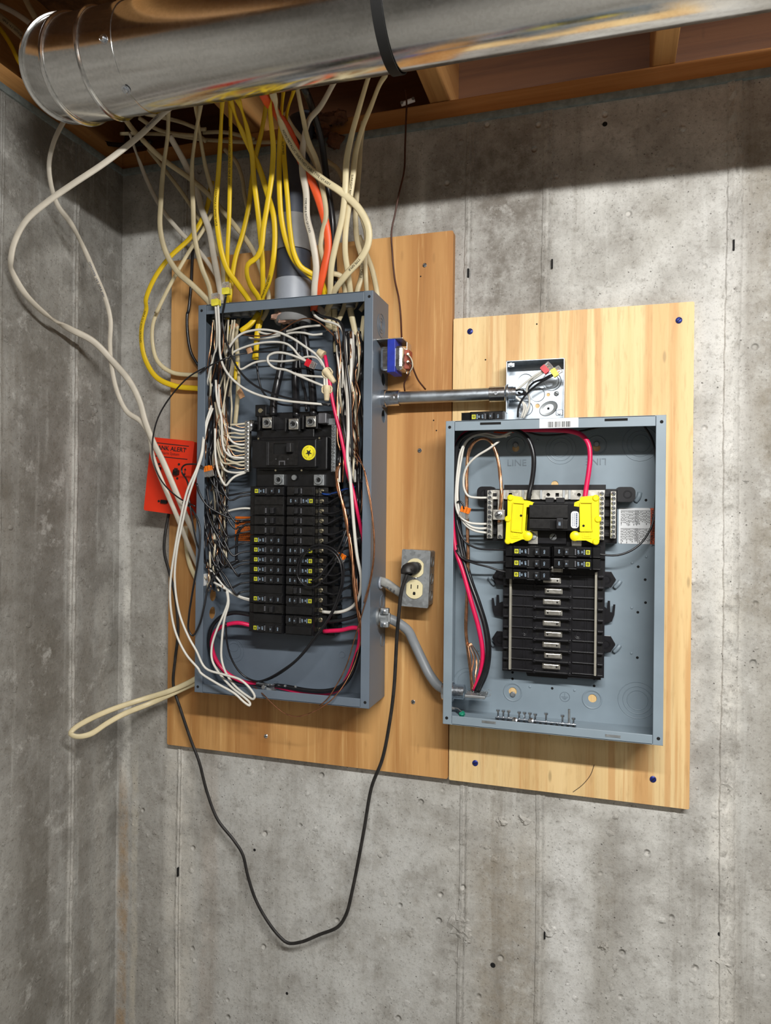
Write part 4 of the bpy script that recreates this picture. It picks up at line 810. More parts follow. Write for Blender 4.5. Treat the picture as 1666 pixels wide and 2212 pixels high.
# red alarm box, hung askew
q = [AC(0, *p, .066) for p in ((330.5, 945), (419.5, 955), (402, 1113), (308.5, 1101))]
ctr = sum(q, Vector())/4; ax = ((q[1]-q[0])+(q[2]-q[3])).normalized(); ay = ax.cross(Vector((0, -1, 0))).normalized(); ay = -ay if ay.z < 0 else ay
tw = ((q[1]-q[0]).length+(q[2]-q[3]).length)/2; th = ((q[0]-q[3]).length+(q[1]-q[2]).length)/2
al = thing('alarm_box', 'orange-red tank alarm box hung askew left of the tall old panel', 'alarm', ctr)
def al_pt(x, y, d=0): return ctr+ax*x*tw/2+ay*y*th/2+Vector((0, -d, 0))
MB().plate([rect(-tw/2, tw/2, -th/2, th/2, .003)], ctr+Vector((0, .046, 0)), ax, ay, .046).build('enclosure', 'alarm', al, False, .0012)
def alc(x, y):                                             # crop position -> panel coordinates of the alarm face
    p = AC(10, x, y, .066)-ctr; return p.dot(ax), p.dot(ay)
m = MB()
def albar(x0, y0, x1, y1, h):
    a = alc(x0, y0); b = alc(x1, y1); m.plate([[(a[0], a[1]-h/2), (b[0], b[1]-h/2), (b[0], b[1]+h/2), (a[0], a[1]+h/2)]], ctr, ax, ay, .0003)
albar(380, 300, 1260, 398, .0018); albar(345, 632, 1222, 726, .0018)
p = alc(790, 452); text(m, 'TANK ALERT', ctr+ax*p[0]+ay*p[1]+Vector((0, -.0004, 0)), ax, ay, .0128, 1.02); text(m, 'TANK ALERT', ctr+ax*(p[0]+.0004)+ay*(p[1]+.0002)+Vector((0, -.0005, 0)), ax, ay, .0128, 1.02)
p = alc(790, 452); text(m, 'TANK ALERT', ctr+ax*(p[0]-.0003)+ay*(p[1]-.0003)+Vector((0, -.00045, 0)), ax, ay, .0128, 1.02); p = alc(1188, 468); m.torus(ctr+ax*p[0]+ay*p[1]+Vector((0, -.0004, 0)), (0, 1, 0), .0014, .00025, 12, 4)
p = alc(790, 578); text(m, 'Alarm System', ctr+ax*p[0]+ay*p[1]+Vector((0, -.0004, 0)), ax, ay, .0085, .92)
p = alc(1160, 1040); m.plate([[(-.0007, -.004), (.0007, -.004), (.0007, .004), (-.0007, .004)]], ctr+ax*p[0]+ay*p[1], ax, ay, .0004)
for sg in (1, -1): m.plate([[(-.0032, .0035*sg), (.0032, .0035*sg), (0, .0078*sg)]], ctr+ax*p[0]+ay*p[1], ax, ay, .0004)
m.build('face_print', 'ink', al)
for x, y, r in ((1012, 850, .0026), (970, 1205, .0026), (505, 1775, .0026), (515, 840, .0022)):
    p = alc(x, y); MB().lathe(ctr+ax*p[0]+ay*p[1], (0, -1, 0), [(0, r), (.0012, r*.9)], 12).build('screw', 'ink', al, True)
p = alc(960, 1055); o = MB().box(0, 0, 0, 0, 0, 0); o.v = []; o.f = []
o.plate([rect(-.0052, .0052, -.005, .005, .001)], ctr+ax*p[0]+ay*p[1], ax, ay, .007).build('toggle_switch', 'black', al, False, .0006)
o = MB().plate([rect(-.0018, .0022, .002, .0085, .0008)], ctr+ax*(p[0]+.0025)+ay*p[1]+Vector((0, -.006, 0)), ax, ay, .006).build('switch_lever', 'ink', al, False, .0005)
p = alc(645, 1790); MB().plate([rect(-.007, .007, -.0032, .0032, .001)], ctr+ax*p[0]+ay*p[1], ax, ay, .004).build('slide_switch', 'black', al, False, .0005)
p = alc(525, 960); MB().plate([rect(-.0035, .0035, -.003, .003, .001)], ctr+ax*p[0]+ay*p[1], ax, ay, .006).build('toggle_switch', 'black', al, False, .0005)
# doorbell transformer on the side of the old box
tr = thing('transformer', 'small steel bell transformer with a band of blue tape on the old panel side', 'transformer', V(OX1+.03, .065, .2))
x0, z1 = hz(7, 82, 222, .075); x1, z0 = hz(7, 236, 392, .075); x0 = max(x0, OX1+.001)
MB().box(x0, x1, .048, .090, z0+.003, z1-.001).build('cover', 'zinc', tr, False, .006)
xa, _ = hz(7, 116, 300, .092); xb, _ = hz(7, 170, 300, .092); MB().box(xa, xb, .045, .0925, z0-.002, z1+.010).build('tape_band', 'tape', tr, False, .001, 'blue tape band')
xa, za = hz(7, 116, 184, .08); xb, zb = hz(7, 262, 205, .05); m = MB().box(OX1, xb, .030, .092, z1+.010, z1+.0118); m.box(xb-.0016, xb, .03, .06, z0, z1+.011); m.build('bracket', 'tin', tr, False, .0005)
xa, zt2 = hz(7, 236, 240, .07); xb, zb2 = hz(7, 266, 370, .07); o = MB().box(xa-.002, xb, .048, .072, zb2, zt2).build('terminal_board', 'termb', tr, False, .001)
for x, y in ((256, 270), (256, 322)): p = AC(7, x, y, .074); MB().lathe(p, (.5, -1, 0), [(0, .0032), (.002, .003), (.003, .002)], 10).build('terminal_screw', 'brass', o, True)
# steel conduit between the old box and the junction box
ca = AC(7, 100, 572, .05); cb = AC(7, 925, 538, .05); cz = (ca.z+cb.z)/2-H; d = (cb-ca); d.y = 0
co = thing('steel_conduit', 'short galvanized steel conduit from the old panel to the square junction box', 'conduit', ca)
a = V(OX1+.010, .05, ca.z-H); b = V(AC(7, 928, 537, .05).x, .05, cb.z-H); d = (b-a).normalized(); L = (b-a).length
MB().lathe(a, d, [(0, .0117), (L, .0117)], 28).build('tube', 'steelbox', co, True)
q = MB().lathe(a-d*.010, d, [(0, .0165), (.008, .0165), (.009, .0145), (.034, .0145), (.0345, .0118)], 28).build('connector', 'zinc', co, True)
p = a+d*.014+Vector((0, -.0145, -.002)); MB().lathe(p, (0, -1, 0), [(0, .004), (.003, .0038)], 6).build('set_screw', 'zinc', q)
q = MB().lathe(b-d*.030, d, [(0, .0118), (.0005, .0142), (.028, .0142), (.030, .0165)], 28).build('connector', 'zinc', co, True); p = b-d*.016+Vector((0, -.0142, -.001)); MB().lathe(p, (0, -1, 0), [(0, .0035), (.003, .0033)], 8).build('set_screw', 'zinc', q)
# square junction box with holes
q = [hz(7, x, y, .056) for x, y in ((932, 315), (1330, 301), (1322, 697), (922, 705))]
jx0 = (q[0][0]+q[3][0])/2; jx1 = (q[1][0]+q[2][0])/2; jz1 = (q[0][1]+q[1][1])/2+.001; jz0 = jz1-.107
jb = thing('junction_box', 'open square galvanized junction box standing just above the new panel', 'junction box', V((jx0+jx1)/2, .018, jz0))
hole1 = circ(*hz(7, 1142, 622, .02), .0042, 12); hole2 = circ(*hz(7, 1216, 545, .02), .0034, 12)
MB().front([rect(jx0, jx1, jz0, jz1), hole1, hole2], 0, 0, .018, .0195).build('back_plate', 'steelbox', jb)
for a, b in ((jx0, jx0+.0016), (jx1-.0016, jx1)): MB().box(a, b, .018, .056, jz0, jz1).build('side_wall', 'steelbox', jb, False, .0004)
for a, b in ((jz0, jz0+.0016), (jz1-.0016, jz1)): MB().box(jx0, jx1, .018, .056, a, b).build('side_wall', 'steelbox', jb, False, .0004)
for x, y, r in ((1143, 545, .0125), (1240, 455, (.0165)), (1240, 455, .0125), (1060, 455, .0135), (1060, 640, .013)): p = AC(7, x, y, .0197); MB().torus(p, (0, 1, 0), r, .0007, 28, 5).build('knockout', 'steelbox', jb, True)
p = AC(7, 1217, 640, .0195); m = MB(); vs = []
prof = [(0, 1.0), (.001, .96), (-.001, .8), (-.0005, .45), (.0, .42)]
for h, r in ((.0, 1.), (.0016, .93), (.0005, .7), (-.0006, .4)):
    for i in range(24):
        t = 2*math.pi*i/24; ex, ez = .0175*r*math.cos(t), .0125*r*math.sin(t); vs.append(p+Vector((ex*.86-ez*.5, -h, ex*.5+ez*.86)))
m.add(vs, [(k*24+i, k*24+(i+1) % 24, (k+1)*24+(i+1) % 24, (k+1)*24+i) for k in range(3) for i in range(24)]+[tuple(range(72, 96))]); q = m.build('dimple', 'dull', jb, True); MB().lathe(p+Vector((0, -.0008, 0)), (0, -1, 0), [(0, .0022), (.0004, .002)], 10).build('hole', 'hole', q)
p = AC(7, 1272, 538, .0195); a = MB(); b = MB(); screw_head(a, p.x, .0195, p.z-H, .0045, .002, b, 2.6); o = a.build('mounting_screw', 'dull', jb, True); b.build('slot', 'hole', o)
for x, y in ((1292, 668), (962, 340)): p = AC(7, x, y, .05); o = MB().box(p.x-.006, p.x+.006, .048, .05, p.z-H-.005, p.z-H+.005).build('screw_tab', 'steelbox', jb, False, .001); MB().lathe(V(p.x, .05, p.z-H), (0, -1, 0), [(0, .0035), (.003, .003)], 10).build('screw', 'zinc', o, True)
for x in (1030, 1140): p = AC(7, x, 345, .04); MB().torus(V(p.x, .037, jz1-.0017), (0, 0, 1), .0115, .0006, 24, 5).build('knockout', 'steelbox', jb, True)
q = MB()
for k in range(7): q.torus(V(jx0+.0025+.0016*k, .05, cb.z-H), (1, 0, 0), .0118, .0009, 24, 6)
q.lathe(V(jx0+.0016, .05, cb.z-H), (1, 0, 0), [(0, .0165), (.003, .0165), (.0035, .0115), (.016, .0115), (.0162, .010)], 24); q.build('threaded_bushing', 'zinc', co, True)
# gray flexible cable with clamp fitting, old box to new box
z = AC(7, 105, 2062, .062); fx = thing('flexible_conduit', 'gray jacketed cable curving from the old panel side down to the new panel', 'cable', z)
MB().sweep(path(7, [(70, 2068, .062), (130, 2075, .062), (200, 2110, .058), (260, 2160, .05), ('0', 893, 1385, .045), ('0', 912, 1425, .045), ('0', 930, 1460, .05), ('0', 948, 1482, .058), ('0', 966, 1490, .06), ('0', 985, 1491, .06)]), .0092, .0092, 14).build('jacket', 'flex', fx, 'full')
zz = z.z-H; MB().lathe(V(OX1, .062, zz), (1, 0, 0), [(0, .0165), (.004, .0165), (.005, .0125), (.018, .0125)], 22).build('connector', 'dull', fx, True)
for sg in (1, -1):
    o = MB().box(OX1+.008, OX1+.024, .066, .078, zz+sg*.012-.006, zz+sg*.012+.006).build('clamp_ear', 'dull', fx, False, .002); MB().lathe(V(OX1+.016, .078, zz+sg*.012), (0, -1, 0), [(0, .0045), (.003, .004), (.004, .002)], 12).build('clamp_screw', 'zinc', o, True)
MB().box(OX1+.006, OX1+.026, .066, .074, zz-.009, zz+.009).build('clamp_bar', 'dull', fx, False, .002)
# gray cable stub from the old box to the outlet box
z = AC(7, 85, 1835, .055); st = thing('cable_stub', 'short flat gray cable with clip from the old panel to the outlet box', 'cable', z)
MB().sweep(path(7, [(60, 1815, .055), (110, 1832, .055), (160, 1868, .052), (215, 1905, .045)]), .0085, .004, 10).build('sheath', 'nmg', st, 'full'); MB().torus(V(OX1+.002, .055, AC(7, 85, 1832, .055).z-H), (1, 0, 0), .0095, .0022, 20, 8).build('bushing', 'pvcl', st, True)
for x, y in ((118, 1862), (140, 1872), (163, 1885)): p = AC(7, x, y, .058); MB().lathe(p, (0, -1, 0), [(0, .0018), (.001, .0015)], 8).build('rivet', 'grayp', st, True)
# service conduit above the old box
def up(c, x, y, s): return AC(c, x, y, s)
sc_s = .062; pcx = (up(3, 905, 1000, sc_s).x+up(3, 1128, 1000, sc_s).x)/2; zA = up(3, 1000, 890, sc_s).z-H; zB = up(3, 1000, 1112, sc_s).z-H; zC = up(3, 1000, 1300, sc_s).z-H
sv = thing('service_conduit', 'thick gray plastic service conduit entering the top of the tall old panel', 'conduit', V(pcx, sc_s, OZ1))
def vcyl(nm, mat, z0, z1, r, n=32): return MB().lathe(V(pcx, sc_s, z0), (0, 0, 1), [(0, r), (z1-z0, r)], n).build(nm, mat, sv, True)
vcyl('collar', 'pvcl', OZ1, zC, .0365); vcyl('sleeve', 'pvcd', zC, zB, .033); vcyl('coupling', 'pvc', zB, zA, .0365)
pz = .70; MB().sweep(spline([V(pcx, sc_s, zA-.01), V(pcx, sc_s, .60), V(pcx-.002, sc_s-.005, .68), V(pcx-.01, .03, .76), V(pcx-.01, -.02, .80)], .02), .030, .030, 20).build('pipe', 'pvcd', sv, 'full')
m = MB(); text(m, 'SISE', V(pcx+.006, sc_s+.0336, (zC+zB)/2), (0, 0, 1), (-1, 0, 0), .012, 1.1) if 0 else None
x0, z0 = hz(4, 720, 280, .07); x1, z1 = hz(4, 965, 215, .07)
MB().lathe(V(pcx, sc_s, OZ1-.036), (0, 0, 1), [(0, .034), (.004, .0365), (.030, .0365), (.0345, .0365)], 32).build('locknut', 'pvc', sv, True)
MB().blob(AC(4, 775, 305, .085), .022, .012, .010, 3, .45).build('insulation_plug', 'pink', sv, True, label='pink wool stuffed in the conduit end')
m = MB(); rd = random.Random(31)
for k in range(9): m.blob(AC(3, 1215+rd.uniform(-60, 110), 280+rd.uniform(-80, 120), .01), rd.uniform(.010, .022), rd.uniform(.008, .014), rd.uniform(.008, .018), k, .4)
tag(m.build('foam_blob', 'sprayfoam', None, True), 'brown expanding foam clump on the sill behind the thick cables', 'foam')
# thermostat wire down the wall, its clip and the two leads of the transformer
bw = wire('bell_wire', 'thin brown bell wire hanging from the sill clip down to the bell transformer', 'wire', 'brown', 11, [(693, 215, .02), (705, 320, .022), (700, 480, .02), (692, 700, .02), (685, 900, .025), (640, 1100, .03), (605, 1280, .03), (577, 1420, .03), (583, 1600, .03), (605, 1830, .03), (640, 2000, .035), (655, 2150, .04), ('7', 213, 120, .05), ('7', 216, 180, .06)], .0018)
cl = thing('cable_clip', 'white plastic cable clip nailed to the wooden sill', 'clip', AC(11, 717, 315, .004)); p = AC(11, 717, 316, .004); m = MB(); e = Vector((.0135, 0, .0025))
m.sweep([p-e, p-e*.5, p, p+e*.5, p+e], .0045, .004, 10).build('body', 'clip', cl, 'full')
for sg in (1, -1): MB().lathe(p+e*.85*sg+Vector((0, -.0035, 0)), (0, -1, 0), [(0, .003), (.002, .0028)], 10).build('nail_head', 'dull', cl, True)
for i, pts in enumerate(([(258, 275, .078), (275, 300, .078), (285, 345, .075), (255, 420, .06), (232, 470, .05), (236, 520, .04)], [(258, 325, .078), (280, 335, .078), (300, 385, .07), (330, 450, .05), (378, 510, .035)])):
    wire('bell_lead', ('left', 'right')[i]+' brown lead dropping from the bell transformer terminals behind the conduit', 'wire', 'brown', 7, pts, .0016)
wire('bell_lead', 'short pale lead joining the two bell transformer terminals', 'wire', 'wha', 7, [(258, 272, .079), (280, 300, .080), (290, 350, .078), (265, 400, .07)], .0012)
# ================================================================== connectors
def nut(label, c, a, b, s, r0, r1, mat, ribs=True):
    p = AC(c, *a, s); q = AC(c, *b, s); r = thing('wire_nut', label, 'wire connector', p); L = (q-p).length; d = (q-p)/L
    MB().lathe(p, d, [(0, r0), (L*.25, r0*.97), (L*.95, r1), (L, r1*.6)], 14).build('shell', mat, r, True)
    if ribs:
        u = d.cross(Vector((0, 1, 0))).normalized()
        for sg in (-1, 1): MB().sweep([p+u*sg*r0*.9, p+u*sg*r0*1.3+d*L*.15, p+u*sg*r0*1.25+d*L*.4, p+u*sg*r0*.8+d*L*.5], .0014, .003, 6).build('wing', mat, r, 'full')
    return r
def pushin(label, c, a, b, s, w, matb):
    p = AC(c, *a, s); q = AC(c, *b, s); r = thing('push_connector', label, 'wire connector', p); d = (q-p).normalized(); L = (q-p).length; u = d.cross(Vector((0, 1, 0))).normalized(); nn = u.cross(d).normalized()
    def blk(nm, f0, f1, ww, tt, mat): o = p+d*L*f0; MB().plate([rect(-ww, ww, 0, L*(f1-f0), .0012)], o-nn*tt, u, d, (1 if u.cross(d).dot(nn) > 0 else -1)*tt*2).build(nm, mat, r, False, .0008)
    blk('colored_base', 0, .5, w, w*.62, matb); blk('clear_shell', .5, 1, w*.92, w*.55, 'clear')
    MB().sweep([p+d*L*.5+u*w*.35, p+d*L*.8+u*w*.35], .0012, .0012, 6).sweep([p+d*L*.5-u*w*.35, p+d*L*.8-u*w*.35], .0012, .0012, 6).build('contact', 'cu', r)
pushin('push-in connector with yellow base in front of the old panel top flange, left one', 4, (243, 218), (238, 128), .125, .0072, 'yelnut')
pushin('push-in connector with yellow base on a black wire above the old panel top', 4, (325, 130), (325, 40), .125, .0072, 'yelnut')
pushin('red push-in connector joining white wires inside the old panel', 4, (950, 660), (1015, 690), .10, .0062, 'rednut')
pushin('red push-in connector inside the junction box', 7, (1180, 385), (1232, 340), .062, .0068, 'rednut')
pushin('yellow push-in connector inside the junction box', 7, (1245, 405), (1300, 368), .062, .0066, 'yelnut')
nut('tan wire nut slanting down at the right of the old panel top', 4, (1095, 720), (1170, 820), .105, .0072, .0045, 'tan')
nut('tan winged wire nut pointing straight down in the old panel', 4, (1112, 845), (1108, 965), .108, .0075, .0045, 'tan')
nut('tan wire nut seen end-on near the red wire in the old panel', 4, (1085, 605), (1040, 575), .10, .0078, .0058, 'tan', False)
def lever(label, c, x, y, s, sz, ang):
    p = AC(c, x, y, s); r = thing('lever_connector', label, 'wire connector', p); ca, sa = math.cos(ang), math.sin(ang); u = Vector((ca, 0, sa)); w = Vector((-sa, 0, ca))
    MB().plate([rect(-.009*sz, .009*sz, -.011*sz, .001, .001)], p, u, w, -.008).build('clear_body', 'clear', r, False, .0006)
    for k in (-1, 0, 1): MB().plate([rect(-.0026*sz, .0026*sz, 0, .010*sz, .0008)], p+u*k*.0058*sz+Vector((0, -.001, 0)), u, w, -.008).build('lever', 'wago', r, False, .0006)
lever('orange lever connector on black wires at the left rim of the old panel', 4, 172, 1512, .112, .95, .2)
lever('orange lever connector among black wires right of the old breaker columns', 5, 1212, 745, .09, .8, -.5)
lever('orange lever connector on white wires at the left wall of the new panel', 8, 180, 700, .07, .95, -.3)
# ================================================================== cables above the old panel
IN = (.062)                                                # where they drop through the box top
def nm(label, pts, mat='nm', w=.0052, t=.0026, tw=0, c=3, name='cable', group=None): return wire(name, label, 'cable', mat, c, pts, w, t, group, tw)
c = nm('white cable leftmost of the upright ones entering the old panel top', [(192, 120, .25), (192, 185, .24), (190, 330, .20), (160, 560, .14), (145, 760, .12), (140, 950, .11), (175, 1100, .10), (250, 1230, .09), (350, 1320, .08), (430, 1400, .07), (465, 1440, .065), ('4', 210, 260, .062), ('4', 235, 440, .06)], 'nm', .006, .0028)
nm('white cable second from the left, bowing gently into the old panel corner', [(410, 90, .26), (403, 150, .25), (370, 350, .19), (348, 560, .13), (355, 800, .11), (365, 1000, .10), (410, 1200, .085), (460, 1330, .075), (478, 1440, .07), ('4', 230, 260, .065), ('4', 245, 400, .062)], 'nm', .0055, .0028)
c = nm('pale cable crossing diagonally from the upper left behind the yellow cables', [(-120, 190, .30), (0, 345, .16), (150, 490, .10), (330, 620, .07), (440, 710, .06), (520, 800, .05), (620, 920, .045), (700, 1020, .045), (760, 1120, .05), (810, 1260, .055), (850, 1400, .06), ('4', 640, 260, .06), ('4', 600, 330, .06)], 'nm', .0052, .0026)
cable_print(c, 'NM-B SHEATHED CABLE', .10, .0062)
nm('white cable hugging the concrete at far left of the bundle', [(-60, 330, .14), (0, 500, .06), (60, 650, .045), (150, 820, .04), (260, 960, .04), (360, 1060, .04), (450, 1170, .045), (520, 1290, .05), (545, 1410, .055), ('4', 300, 300, .055)], 'nmw', .0048, .0026)
nm('thin white cable slanting behind the second upright one', [(60, 430, .06), (180, 580, .05), (300, 740, .045), (400, 900, .04), (470, 1000, .04), (530, 1130, .045), (560, 1300, .05), (575, 1430, .055), ('4', 330, 330, .055)], 'nm', .004, .0022)
nm('thick grayish cable bending behind the left yellow cable', [(200, 340, .12), (300, 520, .07), (380, 700, .06), (410, 820, .06), (460, 960, .06), (490, 1130, .06), (540, 1400, .06), ('4', 300, 280, .06), ('4', 320, 420, .06)], 'nmw', .007, .0035)
nm('dingy white cable passing straight down behind the yellow pair', [(365, 100, .26), (385, 240, .18), (440, 560, .08), (480, 700, .06), (500, 800, .055), (530, 1000, .055), (550, 1200, .06), (565, 1420, .06), ('4', 330, 440, .06)], 'nm', .0052, .003)
nm('white cable kinked beside the black cable over the conduit', [(1035, 20, .25), (1070, 200, .20), (1110, 380, .16), (1160, 500, .14), (1200, 680, .125), (1225, 860, .12), (1200, 980, .115), (1190, 1080, .11), (1220, 1180, .10), (1260, 1240, .095), (1320, 1260, .09), (1345, 1330, .08), (1350, 1440, .07), ('4', 1170, 400, .06)], 'nm', .0052, .0026)
c = nm('light gray cable running down the right side of the service conduit', [(1290, -30, .27), (1190, 150, .21), (1110, 250, .18), (1075, 400, .15), (1070, 560, .135), (1095, 720, .125), (1100, 880, .12), (1130, 1000, .12), (1160, 1200, .11), (1150, 1320, .10), (1145, 1400, .09), (1130, 1450, .07), ('4', 1060, 250, .065), ('4', 1095, 290, .065)], 'nmw', .0068, .003)
cable_print(c, 'TYPE NM-B WITH GROUND', .52, .0058)
c = nm('long cream cable looping right and curling back to the panel top', [(870, 30, .26), (885, 100, .25), (920, 230, .20), (980, 370, .17), (1070, 510, .15), (1190, 620, .145), (1330, 715, .14), (1440, 820, .135), (1500, 940, .13), (1500, 1050, .125), (1450, 1150, .12), (1360, 1250, .11), (1280, 1360, .09), (1260, 1430, .075), ('4', 1110, 260, .065), ('4', 1130, 410, .06)], 'nmc', .0068, .0028)
cable_print(c, 'NON-METALLIC SHEATHED CABLE TYPE NM 600V', .16, .0066); cable_print(c, 'TYPE NM-B', .70, .0066)
c = nm('cream cable hanging from upper right, left of a close pair', [(1510, -60, .27), (1490, 0, .25), (1440, 170, .20), (1390, 350, .16), (1360, 500, .145), (1350, 700, .14), (1330, 880, .13), (1290, 1050, .12), (1260, 1200, .11), (1250, 1400, .08), ('4', 1125, 200, .068), ('4', 1120, 400, .06)], 'nmc', .0062, .003)
c = nm('cream cable hanging from upper right, right of a close pair', [(1620, -60, .27), (1580, 0, .25), (1520, 150, .20), (1460, 300, .165), (1420, 450, .14), (1400, 620, .135), (1375, 800, .13), (1355, 950, .12), (1350, 1100, .11), (1370, 1250, .095), (1385, 1380, .075), ('4', 1290, 200, .065), ('4', 1340, 480, .06)], 'nmc', .0058, .0028)
cable_print(c, 'SUNLIGHT RESISTANT', .42, .0058)
c = nm('shadowed cable descending behind the cream pair at right', [(1470, 250, .10), (1450, 400, .08), (1440, 560, .07), (1425, 750, .065), (1418, 900, .065), (1430, 1040, .065), (1460, 1150, .065), (1460, 1250, .065), (1430, 1360, .065), (1420, 1440, .06), ('4', 1290, 260, .058)], 'nm', .0055, .0028)
cable_print(c, 'SHEATHED CABLE', .68, .0066)
nm('dim cable arching out from behind the black one at right', [(1220, 500, .05), (1300, 560, .05), (1345, 650, .055), (1400, 750, .06), (1460, 880, .065), (1488, 1000, .07), (1482, 1150, .075), (1490, 1340, .07), (1492, 1420, .062), ('4', 1370, 260, .06)], 'nm', .0045, .0024)
nm('short cable bowing outward behind the right corner of the old panel', [(1440, 1000, .05), (1490, 1120, .05), (1530, 1230, .05), (1560, 1380, .052), (1566, 1450, .05)], 'nm', .0052, .0026)
nm('pale cable ducking behind the orange cable near the top', [(950, 190, .12), (1000, 280, .10), (1060, 360, .08), (1120, 460, .06), (1160, 540, .05)], 'nm', .0048, .0026)
for i, (lab, pts) in enumerate((('long pale cable sagging along the sill behind everything', [(-120, 330, .03), (60, 330, .03), (200, 335, .03), (400, 365, .03), (600, 380, .03), (760, 386, .03), (920, 384, .03)]),
    ('upper pale cable crossing level behind the upright cables', [(40, 200, .10), (160, 225, .08), (280, 255, .06), (400, 300, .05), (440, 300, .05)]), ('middle pale cable crossing level behind the upright cables', [(420, 322, .04), (560, 320, .035), (660, 340, .03), (760, 368, .03)]),
    ('lower pale cable crossing slanted behind the upright cables', [(0, 225, .14), (120, 300, .10), (240, 330, .07), (400, 350, .05), (440, 380, .05)]), ('pale cable drooping left of the yellow pair in shadow', [(560, 430, .04), (640, 520, .04), (680, 640, .04), (690, 720, .045), (720, 860, .05)]))):
    nm(lab, pts, 'nm', .0042, .0026)
def ye(label, pts, pr=None, st=.3, **k):
    c = nm(label, pts, 'ye', k.pop('w', .0056), .0024, **k)
    if pr: cable_print(c, pr, st, .0062)
ye('yellow cable leftmost, dropping straight then veering right into the panel', [(550, 60, .25), (545, 130, .24), (535, 350, .18), (520, 600, .14), (505, 800, .13), (515, 950, .125), (545, 1120, .12), (580, 1220, .11), (650, 1320, .09), (715, 1410, .07), ('4', 520, 230, .062), ('4', 500, 300, .06)], 'CERROMAX-SLIPWIRE NM-B', .42)
ye('yellow cable with dense print, straight beside the leftmost one', [(592, 60, .22), (597, 130, .22), (600, 400, .16), (595, 700, .13), (590, 900, .12), (580, 1100, .11), (578, 1420, .07), ('4', 330, 260, .062), ('4', 335, 440, .06)], 'SLIPWIRE 12-2 WITH GROUND NM-B 600V', .14, w=.0048)
ye('yellow cable crossing from upper left to lower right behind another', [(590, 60, .24), (605, 130, .23), (660, 280, .18), (730, 430, .15), (790, 560, .13), (840, 720, .12), (880, 860, .12), (890, 1000, .115), (880, 1150, .11), (850, 1300, .09), (805, 1410, .07), ('4', 580, 230, .062), ('4', 520, 360, .07), ('4', 440, 420, .075)], 'CERROMAX-SLIPWIRE', .72)
ye('yellow cable sloping down the middle to the same entry as the crossing one', [(635, 60, .24), (650, 110, .24), (700, 260, .19), (740, 460, .15), (752, 620, .13), (780, 850, .115), (800, 1050, .11), (810, 1200, .10), (808, 1410, .07), ('4', 590, 260, .062), ('4', 560, 450, .06), ('4', 555, 640, .055)], 'SLIPWIRE', .78)
ye('dull yellow cable leaning the other way behind the central ones', [(840, 90, .14), (825, 190, .12), (800, 330, .09), (760, 500, .07), (740, 640, .065), (720, 800, .06), (680, 980, .06), (630, 1150, .065), (600, 1350, .07), (592, 1430, .065)], None)
ye('bright yellow cable that folds over in a tight kink above the panel', [(845, 30, .25), (852, 90, .24), (865, 250, .20), (880, 420, .17), (870, 600, .155), (840, 800, .15), (815, 950, .145), (800, 1080, .14), (770, 1140, .135), (715, 1185, .13), (706, 1240, .12), (730, 1320, .10), (785, 1410, .075), ('4', 570, 240, .062), ('4', 575, 330, .06)], None)
ye('yellow cable over the service conduit, left of a bowing pair', [(950, 20, .24), (945, 60, .23), (930, 250, .17), (920, 450, .14), (920, 700, .13), (935, 900, .12), (970, 1050, .115), (1020, 1160, .11), (1080, 1220, .105), (1135, 1270, .10), (1190, 1330, .09), (1220, 1420, .07)], None, w=.0055)
ye('yellow cable over the service conduit, right of a bowing pair', [(1025, 20, .24), (1010, 60, .23), (965, 220, .17), (948, 400, .145), (960, 600, .135), (975, 780, .13), (988, 950, .125), (1015, 1110, .12), (1060, 1200, .115), (1130, 1245, .105), (1190, 1290, .09), (1225, 1380, .075)], 'SLIPWIRE', .3, w=.005)
ye('yellow cable bulging out to the left and back behind the old panel', [(480, 640, .05), (440, 830, .05), (345, 1000, .06), (200, 1140, .07), (100, 1280, .075), (45, 1420, .07), ('6', 660, 180, .06), ('6', 640, 260, .055), ('6', 638, 330, .05), ('6', 655, 410, .045), ('6', 705, 490, .04), ('6', 790, 530, .035), ('6', 900, 542, .03)], 'NM-B 12-2 WITH GROUND', .55, w=.0058)
nm('off-white cable bulging left just inside the yellow loop', [(480, 850, .04), (425, 955, .05), (330, 1100, .06), (200, 1330, .065), (115, 1500, .06), ('6', 720, 170, .05), ('6', 690, 250, .045), ('6', 688, 340, .04), ('6', 712, 420, .04), ('6', 775, 468, .035), ('6', 900, 482, .03)], 'nmc', .0046, .0026)
wire('cable', 'thin black cable dropping left of the old panel and behind it', 'cable', 'bk', 3, [(370, 960, .03), (352, 1120, .035), (340, 1350, .04), (322, 1500, .04), ('6', 846, 200, .04), ('6', 845, 280, .04), ('6', 862, 380, .035), ('6', 895, 440, .03)], .0032)
wire('cable', 'thick black cable passing down beside the orange one', 'cable', 'bk', 3, [(1070, 10, .25), (1095, 60, .24), (1140, 180, .18), (1190, 350, .14), (1220, 550, .115), (1240, 700, .105), (1268, 900, .10), (1272, 1060, .09), (1278, 1200, .08), (1280, 1420, .065), ('4', 1100, 260, .06)], .0062)
c = wire('cable', 'broad orange cable snaking down into the old panel top', 'cable', 'or', 3, [(800, 40, .26), (825, 95, .25), (890, 180, .20), (980, 310, .16), (1060, 500, .135), (1130, 640, .125), (1190, 800, .12), (1228, 950, .115), (1238, 1080, .11), (1210, 1220, .105), (1172, 1380, .09), (1165, 1420, .08), ('4', 1010, 220, .075), ('4', 1008, 262, .072)], .0078, .0034)
